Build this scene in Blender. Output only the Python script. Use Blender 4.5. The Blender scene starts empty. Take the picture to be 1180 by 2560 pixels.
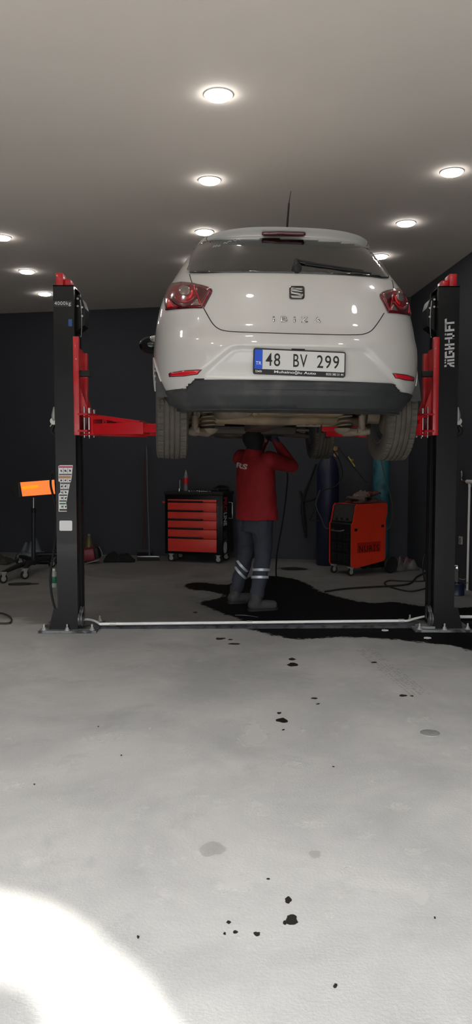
import bpy, bmesh, math, random
import numpy as np
from mathutils import Vector, Matrix, Euler, noise
from mathutils.bvhtree import BVHTree
from mathutils.geometry import delaunay_2d_cdt
random.seed(7)
SC = bpy.context.scene
COL = SC.collection
PI = math.pi
R = math.radians

# ---------------------------------------------------------------- camera
FPX = 1950.0
CAMH = 1.40
HZN = 1156.0
PITCH = math.atan((1280 - HZN) / FPX)
CAM = Vector((0, 0, CAMH))
def ray(u, v):
    a = (u - 590) / FPX; b = (1280 - v) / FPX
    return Vector((a, math.cos(PITCH) + b * math.sin(PITCH), -math.sin(PITCH) + b * math.cos(PITCH)))
def P(u, v, Y):
    d = ray(u, v); return CAM + d * (Y / d.y)
def F(u, v, z=0.0):
    d = ray(u, v); return CAM + d * ((z - CAMH) / d.z)
def px(p):
    q = Vector(p) - CAM
    dep = q.y * math.cos(PITCH) - q.z * math.sin(PITCH)
    up = q.y * math.sin(PITCH) + q.z * math.cos(PITCH)
    return (590 + FPX * q.x / dep, 1280 - FPX * up / dep)
cd = bpy.data.cameras.new('camera'); cam = bpy.data.objects.new('camera', cd); COL.objects.link(cam)
cd.sensor_fit = 'VERTICAL'; cd.sensor_height = 36.0; cd.sensor_width = 36.0
cd.lens = FPX / 2560 * 36.0
cam.location = CAM; cam.rotation_euler = (PI / 2 - PITCH, 0, 0)
cd.clip_start = 0.05
SC.camera = cam
SC.view_settings.view_transform = 'Standard'; SC.view_settings.look = 'None'
SC.view_settings.gamma = 1.0; SC.view_settings.exposure = 0.0
SC.view_settings.use_curve_mapping = False

# ---------------------------------------------------------------- materials
def lin(c):
    c = c / 255.0
    return c / 12.92 if c <= 0.04045 else ((c + 0.055) / 1.055) ** 2.4
def rgb(r, g, b): return (lin(r), lin(g), lin(b), 1.0)
MATS = {}
def mat(name, c, rough=0.5, metal=0.0, coat=0.0, spec=0.5, bump=0.0, bscale=40.0, vary=0.0, vscale=6.0, emit=None, estr=0.0, dirt=None, dscale=9.0, dlo=0.5, dhi=0.65):
    if name in MATS: return MATS[name]
    m = bpy.data.materials.new(name); m.use_nodes = True
    nt = m.node_tree; b = nt.nodes['Principled BSDF']
    b.inputs['Roughness'].default_value = rough; b.inputs['Metallic'].default_value = metal
    b.inputs['Coat Weight'].default_value = coat; b.inputs['Coat Roughness'].default_value = 0.03
    b.inputs['Specular IOR Level'].default_value = spec
    tc = nt.nodes.new('ShaderNodeTexCoord')
    nz = nt.nodes.new('ShaderNodeTexNoise'); nz.inputs['Scale'].default_value = vscale; nz.inputs['Detail'].default_value = 5
    nt.links.new(tc.outputs['Object'], nz.inputs['Vector'])
    mr = nt.nodes.new('ShaderNodeMapRange')
    mr.inputs['From Min'].default_value = 0.3; mr.inputs['From Max'].default_value = 0.7
    mr.inputs['To Min'].default_value = 1 - vary; mr.inputs['To Max'].default_value = 1 + vary
    nt.links.new(nz.outputs['Fac'], mr.inputs['Value'])
    vm = nt.nodes.new('ShaderNodeVectorMath'); vm.operation = 'SCALE'
    vm.inputs[0].default_value = c[:3]; nt.links.new(mr.outputs['Result'], vm.inputs['Scale'])
    last = vm.outputs['Vector']
    if dirt:
        n2 = nt.nodes.new('ShaderNodeTexNoise'); n2.inputs['Scale'].default_value = dscale; n2.inputs['Detail'].default_value = 8
        nt.links.new(tc.outputs['Object'], n2.inputs['Vector'])
        m2 = nt.nodes.new('ShaderNodeMapRange'); m2.inputs['From Min'].default_value = dlo; m2.inputs['From Max'].default_value = dhi
        nt.links.new(n2.outputs['Fac'], m2.inputs['Value'])
        mx = nt.nodes.new('ShaderNodeMix'); mx.data_type = 'RGBA'
        nt.links.new(m2.outputs['Result'], mx.inputs[0]); nt.links.new(last, mx.inputs[6]); mx.inputs[7].default_value = dirt
        last = mx.outputs[2]
    nt.links.new(last, b.inputs['Base Color'])
    if bump > 0:
        n3 = nt.nodes.new('ShaderNodeTexNoise'); n3.inputs['Scale'].default_value = bscale; n3.inputs['Detail'].default_value = 4
        nt.links.new(tc.outputs['Object'], n3.inputs['Vector'])
        bp = nt.nodes.new('ShaderNodeBump'); bp.inputs['Strength'].default_value = bump; bp.inputs['Distance'].default_value = 0.01
        nt.links.new(n3.outputs['Fac'], bp.inputs['Height']); nt.links.new(bp.outputs['Normal'], b.inputs['Normal'])
    if emit:
        b.inputs['Emission Color'].default_value = emit; b.inputs['Emission Strength'].default_value = estr
    MATS[name] = m
    return m
def glass_mat(name, tint, refl=1.0):
    m = bpy.data.materials.new(name); m.use_nodes = True; nt = m.node_tree
    for n in list(nt.nodes): nt.nodes.remove(n)
    o = nt.nodes.new('ShaderNodeOutputMaterial'); t = nt.nodes.new('ShaderNodeBsdfTransparent'); g = nt.nodes.new('ShaderNodeBsdfGlossy')
    t.inputs[0].default_value = tint; g.inputs['Roughness'].default_value = 0.02
    fr = nt.nodes.new('ShaderNodeFresnel'); fr.inputs[0].default_value = 1.6
    mt = nt.nodes.new('ShaderNodeMath'); mt.operation = 'MULTIPLY'; mt.inputs[1].default_value = refl; mt.use_clamp = True
    mx = nt.nodes.new('ShaderNodeMixShader')
    nt.links.new(fr.outputs[0], mt.inputs[0]); nt.links.new(mt.outputs[0], mx.inputs[0])
    nt.links.new(t.outputs[0], mx.inputs[1]); nt.links.new(g.outputs[0], mx.inputs[2]); nt.links.new(mx.outputs[0], o.inputs[0])
    return m

M_black = mat('black_gloss_paint', rgb(10, 11, 13), 0.36, vary=0.12, coat=0.1, spec=0.3)
M_blackin = mat('black_channel_paint', rgb(12, 12, 13), 0.45)
M_red = mat('lift_red_paint', rgb(196, 22, 32), 0.36, vary=0.08, coat=0.3)
M_chrome = mat('chrome', rgb(215, 215, 215), 0.16, 1.0)
M_steel = mat('steel', rgb(170, 170, 168), 0.35, 1.0, vary=0.1)
M_zinc = mat('zinc', rgb(190, 190, 186), 0.4, 0.6)
M_white = mat('white_plastic', rgb(225, 225, 222), 0.5, vary=0.05)
M_label = mat('label_white', rgb(228, 228, 228), 0.5)
M_ink = mat('label_ink', rgb(45, 45, 45), 0.6)
M_rub = mat('black_rubber', rgb(20, 20, 20), 0.7, bump=0.1)
M_tyre = mat('tyre_rubber', rgb(72, 67, 60), 0.85, vary=0.2, vscale=14, bump=0.15, bscale=120)
M_cloth_black = mat('black_cloth', rgb(14, 14, 15), 0.95, bump=0.4, bscale=80)
M_concrete_dark = mat('painted_ridge', rgb(58, 60, 64), 0.6, vary=0.3, vscale=14, bump=0.4, bscale=60, dirt=rgb(15, 15, 15), dscale=16)

# ---------------------------------------------------------------- mesh accumulator
class MB:
    def __init__(s): s.bm = bmesh.new()
    def add(s, verts, faces, mi=0):
        vs = [s.bm.verts.new(v) for v in verts]
        for f in faces:
            try:
                fc = s.bm.faces.new([vs[i] for i in f]); fc.material_index = mi
            except ValueError: pass
        return vs
    def box(s, x0, x1, y0, y1, z0, z1, bev=0.0, M=None, mi=0, seg=2):
        t = bmesh.new()
        bmesh.ops.create_cube(t, size=1.0)
        for v in t.verts:
            v.co = Vector(((x0 + x1) / 2 + v.co.x * (x1 - x0), (y0 + y1) / 2 + v.co.y * (y1 - y0), (z0 + z1) / 2 + v.co.z * (z1 - z0)))
        if bev > 0:
            bmesh.ops.bevel(t, geom=list(t.edges), offset=bev, segments=seg, affect='EDGES', profile=0.5)
        s.merge(t, M, mi); return s
    def merge(s, t, M=None, mi=0):
        t.verts.index_update()
        vs = [s.bm.verts.new((M @ v.co) if M is not None else v.co) for v in t.verts]
        for f in t.faces:
            try:
                nf = s.bm.faces.new([vs[v.index] for v in f.verts]); nf.material_index = mi
            except ValueError: pass
        t.free()
    def tube(s, pts, r, n=10, M=None, mi=0, cap=True, smooth=False, closed=False):
        pts = [Vector(p) for p in pts]
        if smooth: pts = crom(pts, 6)
        N = len(pts); rr = r if isinstance(r, (list, tuple)) else [r] * N
        if len(rr) != N: rr = [float(np.interp(i / (N - 1), np.linspace(0, 1, len(rr)), rr)) for i in range(N)]
        rings = []; up = None
        for i, p in enumerate(pts):
            a = pts[max(i - 1, 0)]; b = pts[min(i + 1, N - 1)]
            if closed: a = pts[i - 1]; b = pts[(i + 1) % N]
            d = (b - a)
            if d.length < 1e-9: d = Vector((0, 0, 1))
            d.normalize()
            if up is None:
                up = Vector((0, 0, 1)) if abs(d.z) < 0.9 else Vector((1, 0, 0))
            e = d.cross(up); 
            if e.length < 1e-6: e = d.orthogonal()
            e.normalize(); up = e.cross(d).normalized()
            ring = []
            for k in range(n):
                q = p + (e * math.cos(2 * PI * k / n) + up * math.sin(2 * PI * k / n)) * rr[i]
                ring.append(s.bm.verts.new((M @ q) if M is not None else q))
            rings.append(ring)
        rng = range(N) if closed else range(N - 1)
        for i in rng:
            A = rings[i]; B = rings[(i + 1) % N]
            for k in range(n):
                f = s.bm.faces.new([A[k], A[(k + 1) % n], B[(k + 1) % n], B[k]]); f.material_index = mi
        if cap and not closed:
            for g in (rings[0], rings[-1][::-1]):
                f = s.bm.faces.new(g[::-1]); f.material_index = mi
        return s
    def cyl(s, a, b, r, r2=None, n=20, M=None, mi=0):
        return s.tube([a, b], [r, r if r2 is None else r2], n, M, mi)
    def lathe(s, prof, n=32, M=None, mi=0, closed=False, jitter=None):
        # prof: (radius, height) about z
        rings = []
        for j, (r, h) in enumerate(prof):
            ring = []
            for k in range(n):
                rr = r + (jitter(j, k) if jitter else 0)
                q = Vector((rr * math.cos(2 * PI * k / n), rr * math.sin(2 * PI * k / n), h))
                ring.append(s.bm.verts.new((M @ q) if M is not None else q))
            rings.append(ring)
        m = len(prof)
        for j in range(m if closed else m - 1):
            A = rings[j]; B = rings[(j + 1) % m]
            for k in range(n):
                f = s.bm.faces.new([A[k], A[(k + 1) % n], B[(k + 1) % n], B[k]]); f.material_index = mi
        if not closed:
            for rg, fl in ((rings[0], True), (rings[-1], False)):
                if (prof[0] if fl else prof[-1])[0] > 1e-4:
                    f = s.bm.faces.new(rg[::-1] if fl else rg); f.material_index = mi
        return s
    def prism(s, poly, h0, h1, M=None, mi=0):
        # poly in xy extruded in z from h0 to h1
        n = len(poly)
        a = [Vector((p[0], p[1], h0)) for p in poly]; b = [Vector((p[0], p[1], h1)) for p in poly]
        if M is not None: a = [M @ q for q in a]; b = [M @ q for q in b]
        s.add(a + b, [tuple(range(n))[::-1], tuple(range(n, 2 * n))] + [(i, (i + 1) % n, n + (i + 1) % n, n + i) for i in range(n)], mi)
        return s
    def ell(s, c, r, M=None, mi=0, u=24, v=14):
        t = bmesh.new(); bmesh.ops.create_uvsphere(t, u_segments=u, v_segments=v, radius=1.0)
        for q in t.verts: q.co = Vector((q.co.x * r[0], q.co.y * r[1], q.co.z * r[2]))
        T = Matrix.Translation(c)
        if M is not None: T = T @ M
        s.merge(t, T, mi); return s
    def build(s, name, m, parent=None, smooth=40, label=None, loc=None, rot=None):
        bmesh.ops.recalc_face_normals(s.bm, faces=list(s.bm.faces))
        me = bpy.data.meshes.new(name); s.bm.to_mesh(me); s.bm.free()
        for mm in (m if isinstance(m, (list, tuple)) else [m]): me.materials.append(mm)
        if smooth:
            for p in me.polygons: p.use_smooth = True
            me.set_sharp_from_angle(angle=R(smooth))
        o = bpy.data.objects.new(name, me); COL.objects.link(o)
        if parent is not None: o.parent = parent
        if label: o['label'] = label
        if loc is not None: o.location = loc
        if rot is not None: o.rotation_euler = rot
        return o
def crom(pts, k=6, closed=False):
    pts = [Vector(p) for p in pts]; out = []; N = len(pts)
    for i in range(N if closed else N - 1):
        if closed: p0, p1, p2, p3 = pts[i - 1], pts[i], pts[(i + 1) % N], pts[(i + 2) % N]
        else: p0, p1, p2, p3 = pts[max(i - 1, 0)], pts[i], pts[i + 1], pts[min(i + 2, N - 1)]
        for j in range(k):
            t = j / k
            out.append(0.5 * ((2 * p1) + (p2 - p0) * t + (2 * p0 - 5 * p1 + 4 * p2 - p3) * t * t + (3 * p1 - p0 - 3 * p2 + p3) * t ** 3))
    if not closed: out.append(pts[-1])
    return out
def rrect(x0, x1, y0, y1, r, n=4):
    out = []
    for cx, cy, a0 in ((x1 - r, y1 - r, 0), (x0 + r, y1 - r, 90), (x0 + r, y0 + r, 180), (x1 - r, y0 + r, 270)):
        for k in range(n + 1):
            a = R(a0 + 90 * k / n); out.append((cx + r * math.cos(a), cy + r * math.sin(a)))
    return out
def tag(o, label=None, cat=None, group=None, kind=None):
    if label: o['label'] = label
    if cat: o['category'] = cat
    if group: o['group'] = group
    if kind: o['kind'] = kind
    return o
def empty(name, loc, rz=0.0, **k):
    o = bpy.data.objects.new(name, None); COL.objects.link(o); o.location = loc; o.rotation_euler = (0, 0, rz); o.empty_display_size = 0.1
    tag(o, **k); return o
def kids(o): return [c for c in bpy.data.objects if c.parent == o]
def copy_tree(o, parent=None):
    c = o.copy(); COL.objects.link(c)
    if parent is not None: c.parent = parent
    for ch in kids(o): copy_tree(ch, c)
    return c
def frame(o, x, y, n=None):
    # matrix with origin o, columns x, y, n
    x = Vector(x).normalized(); y = Vector(y); y = (y - x * y.dot(x)).normalized(); z = x.cross(y)
    return Matrix.Translation(o) @ Matrix((x, y, z)).transposed().to_4x4()
def text_bm(s, size=1.0, off=0.0, spacing=1.0, depth=0.0):
    cu = bpy.data.curves.new('t', 'FONT'); cu.body = s; cu.size = size; cu.offset = off; cu.space_character = spacing
    cu.align_x = 'CENTER'; cu.align_y = 'CENTER'; cu.extrude = depth; cu.resolution_u = 4
    ob = bpy.data.objects.new('t', cu); COL.objects.link(ob)
    bpy.context.view_layer.update()
    dg = bpy.context.evaluated_depsgraph_get()
    me = bpy.data.meshes.new_from_object(ob.evaluated_get(dg))
    bm = bmesh.new(); bm.from_mesh(me)
    bpy.data.objects.remove(ob); bpy.data.curves.remove(cu); bpy.data.meshes.remove(me)
    return bm
def fit_text(s, w, h, off=0.0, spacing=1.0, depth=0.001):
    """text bmesh scaled to exactly w x h, centred at origin, in xy"""
    bm = text_bm(s, 1.0, off, spacing, 0.01 if depth else 0.0)
    xs = [v.co.x for v in bm.verts]; ys = [v.co.y for v in bm.verts]
    cx, cy = (min(xs) + max(xs)) / 2, (min(ys) + max(ys)) / 2; sx = w / (max(xs) - min(xs)); sy = h / (max(ys) - min(ys))
    for v in bm.verts:
        v.co = Vector(((v.co.x - cx) * sx, (v.co.y - cy) * sy, (v.co.z / 0.01) * depth if depth else 0))
    return bm
def lettering(name, s, w, h, M, m, parent, off=0.0, spacing=1.0, depth=0.001, label=None):
    b = MB(); b.merge(fit_text(s, w, h, off, spacing, depth), M)
    return b.build(name, m, parent, smooth=None, label=label)

# ---------------------------------------------------------------- room
HC = 3.68
bw0 = F(0, 784, HC); bw1 = F(1027, 742, HC); rw1 = F(1180, 629, HC)
bdir = (bw1 - bw0); bdir.z = 0; bdir.normalize()
rdir = (rw1 - bw1); rdir.z = 0; rdir.normalize()
XL = -4.9
corner_l = bw0 - bdir * ((bw0.x - XL) / bdir.x)
YF = -0.45
corner_rf = bw1 + rdir * ((YF - bw1.y) / rdir.y)
BL = Vector((corner_l.x, corner_l.y, 0)); BR = Vector((bw1.x, bw1.y, 0)); FR = Vector((corner_rf.x, YF, 0)); FL = Vector((XL, YF, 0))
def wall(name, a, b, out, m, z0=0.0, z1=HC, t=0.15):
    d = (b - a).normalized(); n = Vector(out).normalized()
    q = MB(); a2 = a - d * 0.0; b2 = b + d * 0.0
    q.add([a2 + Vector((0, 0, z0)), b2 + Vector((0, 0, z0)), b2 + n * t + Vector((0, 0, z0)), a2 + n * t + Vector((0, 0, z0)),
           a2 + Vector((0, 0, z1)), b2 + Vector((0, 0, z1)), b2 + n * t + Vector((0, 0, z1)), a2 + n * t + Vector((0, 0, z1))],
          [(0, 1, 2, 3), (4, 5, 6, 7), (0, 1, 5, 4), (1, 2, 6, 5), (2, 3, 7, 6), (3, 0, 4, 7)])
    o = q.build(name, m, smooth=None); o['kind'] = 'structure'; return o
M_wall = mat('charcoal_wall_paint', rgb(54, 56, 62), 0.75, vary=0.07, vscale=1.3, bump=0.06, bscale=30)
M_ceil = mat('ceiling_paint', rgb(230, 221, 212), 0.9, vary=0.02, vscale=0.8)
wall('wall_back', BL, BR, (-bdir.y, bdir.x, 0), M_wall)
wall('wall_right', BR, FR, (1, 0, 0), M_wall)
wall('wall_left', FL, BL, (-1, 0, 0), M_wall)
q = MB(); q.add([FL, FR, BR, BL], [(0, 1, 2, 3)])
q.add([v + Vector((0, 0, 0.2)) for v in (FL, FR, BR, BL)], [(0, 1, 2, 3)])
o = q.build('ceiling', M_ceil, smooth=None, loc=(0, 0, HC)); o['kind'] = 'structure'
# front wall lintel (shop front opening behind the viewer)

# floor material
def floor_material():
    m = bpy.data.materials.new('concrete_floor'); m.use_nodes = True; nt = m.node_tree; b = nt.nodes['Principled BSDF']
    N = nt.nodes.new; L = nt.links.new
    tc = N('ShaderNodeTexCoord')
    def nz(sc, det=6, rough=0.6, dist=0.0):
        n = N('ShaderNodeTexNoise'); n.inputs['Scale'].default_value = sc; n.inputs['Detail'].default_value = det
        n.inputs['Roughness'].default_value = rough; n.inputs['Distortion'].default_value = dist
        L(tc.outputs['Object'], n.inputs['Vector']); return n.outputs['Fac']
    def mr(src, a, b_, c, d):
        n = N('ShaderNodeMapRange'); n.inputs['From Min'].default_value = a; n.inputs['From Max'].default_value = b_
        n.inputs['To Min'].default_value = c; n.inputs['To Max'].default_value = d; L(src, n.inputs['Value']); return n.outputs['Result']
    def mix(fac, a, b_):
        n = N('ShaderNodeMix'); n.data_type = 'RGBA'
        L(fac, n.inputs[0])
        for s_, i in ((a, 6), (b_, 7)):
            if isinstance(s_, tuple): n.inputs[i].default_value = s_
            else: L(s_, n.inputs[i])
        return n.outputs[2]
    c = mix(mr(nz(1.1, 7, 0.65, 0.4), 0.35, 0.65, 0, 1), rgb(160, 160, 158), rgb(184, 183, 180))
    c = mix(mr(nz(5, 8, 0.75), 0.58, 0.74, 0, 0.6), c, rgb(200, 199, 197))
    c = mix(mr(nz(2.3, 8, 0.7, 0.6), 0.56, 0.74, 0, 0.5), c, rgb(140, 140, 138))
    c = mix(mr(nz(55, 3), 0.66, 0.8, 0, 0.5), c, rgb(128, 128, 126))
    c = mix(mr(nz(11, 8, 0.65, 0.3), 0.72, 0.80, 0, 0.8), c, rgb(212, 211, 208))
    L(c, b.inputs['Base Color'])
    L(mr(nz(3), 0.3, 0.7, 0.55, 0.75), b.inputs['Roughness'])
    b.inputs['Specular IOR Level'].default_value = 0.35
    bp = N('ShaderNodeBump'); bp.inputs['Strength'].default_value = 0.25; bp.inputs['Distance'].default_value = 0.006
    L(nz(90, 4), bp.inputs['Height']); L(bp.outputs['Normal'], b.inputs['Normal'])
    return m
M_floor = floor_material()
q = MB(); q.box(XL - 0.4, 3.6, -0.6, 12.6, -0.2, 0.0)
FLOOR = q.build('floor', M_floor, smooth=None); FLOOR['kind'] = 'structure'
q = MB(); q.box(XL - 4, 7.6, -9.0, -0.601, -0.25, -0.02); o = q.build('trim_3', mat('asphalt', rgb(62, 62, 62), 0.9, bump=0.3), smooth=None); o['kind'] = 'structure'

# stains: thin films on the floor with irregular outlines, parts of the floor
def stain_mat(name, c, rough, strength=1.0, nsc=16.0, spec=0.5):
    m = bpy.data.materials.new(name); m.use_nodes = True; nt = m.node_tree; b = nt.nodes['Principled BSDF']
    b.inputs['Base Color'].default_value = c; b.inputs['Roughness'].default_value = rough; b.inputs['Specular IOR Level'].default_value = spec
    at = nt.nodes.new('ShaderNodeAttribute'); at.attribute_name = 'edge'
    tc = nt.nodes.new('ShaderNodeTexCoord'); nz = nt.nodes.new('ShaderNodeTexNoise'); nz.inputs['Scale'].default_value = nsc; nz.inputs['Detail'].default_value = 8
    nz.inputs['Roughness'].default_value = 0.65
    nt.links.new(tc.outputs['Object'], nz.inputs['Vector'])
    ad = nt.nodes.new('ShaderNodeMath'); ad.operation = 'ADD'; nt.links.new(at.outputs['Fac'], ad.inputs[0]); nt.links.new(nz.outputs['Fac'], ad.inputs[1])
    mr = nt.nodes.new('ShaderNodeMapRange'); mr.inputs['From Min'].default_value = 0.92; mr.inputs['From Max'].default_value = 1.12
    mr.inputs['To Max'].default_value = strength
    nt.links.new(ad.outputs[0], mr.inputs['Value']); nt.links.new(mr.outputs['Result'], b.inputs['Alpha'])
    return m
ST_N = [0]
def sdist(p, poly):
    # signed distance (positive inside) to a polygon
    best = 1e9; inside = False; n = len(poly); x, y = p
    for i in range(n):
        ax, ay = poly[i]; bx, by = poly[(i + 1) % n]
        dx, dy = bx - ax, by - ay
        t = max(0, min(1, ((x - ax) * dx + (y - ay) * dy) / (dx * dx + dy * dy + 1e-12)))
        d = math.hypot(x - ax - t * dx, y - ay - t * dy)
        if d < best: best = d
        if (ay > y) != (by > y) and x < (bx - ax) * (y - ay) / (by - ay) + ax: inside = not inside
    return best if inside else -best
def stain(name, poly, m, fade=0.03, step=None, from_px=True, k=4):
    """irregular film lying on the floor; 'edge' runs 0..1 across its rim"""
    ST_N[0] += 1
    z = 0.0006 + 0.00002 * ST_N[0]
    pts = [F(*p) for p in poly] if from_px else [Vector((p[0], p[1], 0)) for p in poly]
    if k: pts = crom(pts, k, True)
    pl = [(p.x, p.y) for p in pts]
    x0 = min(p[0] for p in pl) - fade; x1 = max(p[0] for p in pl) + fade; y0 = min(p[1] for p in pl) - fade; y1 = max(p[1] for p in pl) + fade
    step = step or max((x1 - x0), (y1 - y0)) / 24
    nx = max(3, int((x1 - x0) / step)); ny = max(3, int((y1 - y0) / step))
    vs = []; ed = []
    for j in range(ny + 1):
        for i in range(nx + 1):
            x = x0 + (x1 - x0) * i / nx; y = y0 + (y1 - y0) * j / ny
            vs.append((x, y, z)); ed.append(max(0, min(1, 0.5 + 0.5 * sdist((x, y), pl) / fade)))
    fs = []
    for j in range(ny):
        for i in range(nx):
            a = j * (nx + 1) + i; f = (a, a + 1, a + nx + 2, a + nx + 1)
            if max(ed[q] for q in f) > 0: fs.append(f)
    me = bpy.data.meshes.new(name); me.from_pydata(vs, [], fs)
    at = me.attributes.new('edge', 'FLOAT', 'POINT'); at.data.foreach_set('value', ed)
    me.materials.append(m)
    o = bpy.data.objects.new(name, me); COL.objects.link(o); o.parent = FLOOR
    return o
M_oil = stain_mat('wet_oil', rgb(13, 12, 12), 0.75, 0.96, spec=0.1)
M_spot = stain_mat('oil_spot', rgb(34, 32, 30), 0.35, 0.95, 60)
M_faint = stain_mat('faint_dirt', rgb(118, 112, 100), 0.7, 0.20, 45)
M_scuff = stain_mat('pale_scuff', rgb(222, 220, 217), 0.7, 0.32, 38)
LED = 40.0; WORLD = 14.5; HOR = 0.05; SUN = 14.0; EXPO = 0.05; BLOCKER_Y = -1.9
# ---------------------------------------------------------------- floor marks
M_backfilm = stain_mat('back_floor_film', rgb(64, 57, 50), 0.75, 0.36, 2.2, spec=0.2)
stain('back_floor_film', [(-1.9, 6.75), (0.3, 6.6), (2.4, 6.7), (3.6, 8.5), (3.6, 11.6), (0, 12.4), (-2.6, 12.5), (-5.2, 12.4), (-5.4, 10.0), (-4.2, 8.0), (-2.6, 7.4)], M_backfilm, 0.7, 0.16, from_px=False)  # brown film that darkens the floor from the lift to the back wall
stain('oil_patch', [(460, 1462), (500, 1456), (560, 1462), (590, 1455), (640, 1440), (700, 1442), (752, 1452), (800, 1478), (870, 1498), (930, 1508), (985, 1505), (1040, 1514), (1110, 1520), (1230, 1524), (1230, 1626), (1130, 1614), (1060, 1607), (990, 1599), (910, 1594), (830, 1593), (750, 1598), (690, 1590), (640, 1576), (600, 1566), (600, 1548), (560, 1535), (520, 1518), (500, 1506), (540, 1497), (560, 1488), (520, 1478), (480, 1474)], M_oil, 0.10, 0.035)
stain('dirt_patch', [(470, 1440), (540, 1432), (570, 1436), (520, 1444)], M_faint, 0.08, 0.03)
stain('dirt_patch', [(700, 1420), (740, 1418), (770, 1424), (720, 1426)], M_spot, 0.05, 0.03)
stain('dirt_patch', [(210, 1395), (330, 1392), (420, 1400), (470, 1425), (400, 1440), (260, 1430)], M_faint, 0.3, 0.05)
for x, y, w, h in ((548, 1597, 12, 3), (576, 1599, 6, 2), (556, 1596, 8, 2), (588, 1610, 17, 2), (729, 1648, 10, 3), (732, 1661, 13, 5), (706, 1801, 14, 6), (698, 1783, 6, 3), (708, 1825, 4, 2),
                   (787, 1746, 8, 2), (795, 1760, 5, 1.5), (720, 2251, 9, 8), (729, 2300, 17, 11), (712, 2308, 6, 5), (572, 2306, 6, 4), (588, 2331, 6, 4), (642, 2336, 8, 6),
                   (562, 2334, 4, 4), (345, 2343, 4, 4), (839, 2465, 6, 6), (834, 1917, 3, 2), (303, 1889, 2, 2), (86, 1961, 3, 2), (1087, 2295, 3, 3), (489, 1531, 6, 2), (1008, 1739, 9, 3), (1030, 1740, 5, 2), (935, 1656, 7, 2), (246, 1817, 2, 1.5), (671, 2198, 4, 2)):
    a = [(x + w * math.cos(t) * random.uniform(0.7, 1.25), y + h * math.sin(t) * random.uniform(0.7, 1.3)) for t in [2 * PI * i / 9 for i in range(9)]]
    stain('oil_spot', a, M_spot, max(0.004, w * 0.00035))
for x, y, w, h in ((788, 2137, 16, 10), (527, 2125, 32, 18)):
    a = [(x + w * math.cos(t) * random.uniform(0.8, 1.2), y + h * math.sin(t) * random.uniform(0.8, 1.2)) for t in [2 * PI * i / 9 for i in range(9)]]
    stain('dirt_patch', a, M_faint, 0.012)
M_plate_ = mat('drain_disc', rgb(130, 130, 127), 0.6, vary=0.3, vscale=120)
q = MB(); c = F(1075, 1833); q.lathe([(0.001, 0.0045), (0.042, 0.0045), (0.05, 0.003), (0.051, 0)], 28, Matrix.Translation((c.x, c.y, 0)))
q.build('floor_disc', M_plate_, FLOOR)
for x, y, w, h in ((30, 1965, 30, 13), (730, 1910, 20, 6), (640, 1840, 40, 40), (735, 1910, 18, 5), (260, 1845, 60, 12), (1045, 1800, 40, 10), (754, 1826, 10, 5), (505, 1990, 14, 5), (780, 2060, 40, 14), (1000, 2018, 26, 14), (1050, 2240, 20, 26), (660, 2035, 16, 8), (935, 1958, 10, 7), (820, 2290, 14, 10), (595, 2347, 8, 6), (150, 2001, 8, 4), (340, 2042, 10, 8), (1040, 2130, 30, 10), (590, 2210, 60, 30), (870, 2170, 14, 6), (375, 1823, 10, 4)):
    a = [(x + w * math.cos(t) * random.uniform(0.5, 1.3), y + h * math.sin(t) * random.uniform(0.5, 1.3)) for t in [2 * PI * i / 11 for i in range(11)]]
    stain('pale_scuff', a, M_scuff, 0.07 if w > 25 else 0.02)
# tyre track: rows of short tread dashes
for cx0, cy0, cx1, cy1, wd in ((900, 1625, 1040, 1738, 14), (925, 1622, 1066, 1738, 12)):
    b = MB(); M_track = stain_mat('tyre_track_print', rgb(60, 58, 54), 0.7, 0.6, 30) if 'M_track' not in globals() else M_track
    n = 46
    for i in range(n):
        t = i / n
        for k in (-1, 0, 1):
            if random.random() < 0.55 - 0.25 * t: continue
            x = cx0 + (cx1 - cx0) * t + k * wd * (0.5 + 0.4 * t); y = cy0 + (cy1 - cy0) * t
            w_ = 2.4; p = [F(x - w_, y), F(x + w_, y + 0.5), F(x + w_, y + 1.1), F(x - w_, y + 0.6)]
            b.add([(v.x, v.y, 0.0009) for v in p], [(0, 1, 2, 3)])
    o = b.build('tyre_track', mat('tyre_print', rgb(112, 109, 102), 0.75), FLOOR, smooth=None)

# concrete ridge between the posts
a0 = F(243, 1573); a1 = F(262, 1562); r0 = F(1000, 1571); r1 = F(1040, 1560)
ridge = MB(); n = 60; prof = [(-0.075, 0.0), (-0.06, 0.022), (0.0, 0.03), (0.06, 0.026), (0.085, 0.0)]
L0 = Vector((F(240, 1568).x, F(240, 1568).y, 0)); L1 = Vector((F(1050, 1566).x, F(1050, 1566).y, 0))
vs = []
for i in range(n + 1):
    c = L0.lerp(L1, i / n)
    for (dy, dz) in prof:
        jt = noise.noise(Vector((i * 0.7, dy * 20, 0))) * 0.012
        vs.append((c.x, c.y + dy + jt, dz + (jt * 0.3 if dz > 0 else 0)))
fs = [(i * 5 + k, (i + 1) * 5 + k, (i + 1) * 5 + k + 1, i * 5 + k + 1) for i in range(n) for k in range(4)] + [(0, 1, 2, 3, 4), tuple(n * 5 + k for k in (4, 3, 2, 1, 0))]
ridge.add(vs, fs); o = ridge.build('trim_1', M_concrete_dark, smooth=50); o['kind'] = 'structure'
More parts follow.
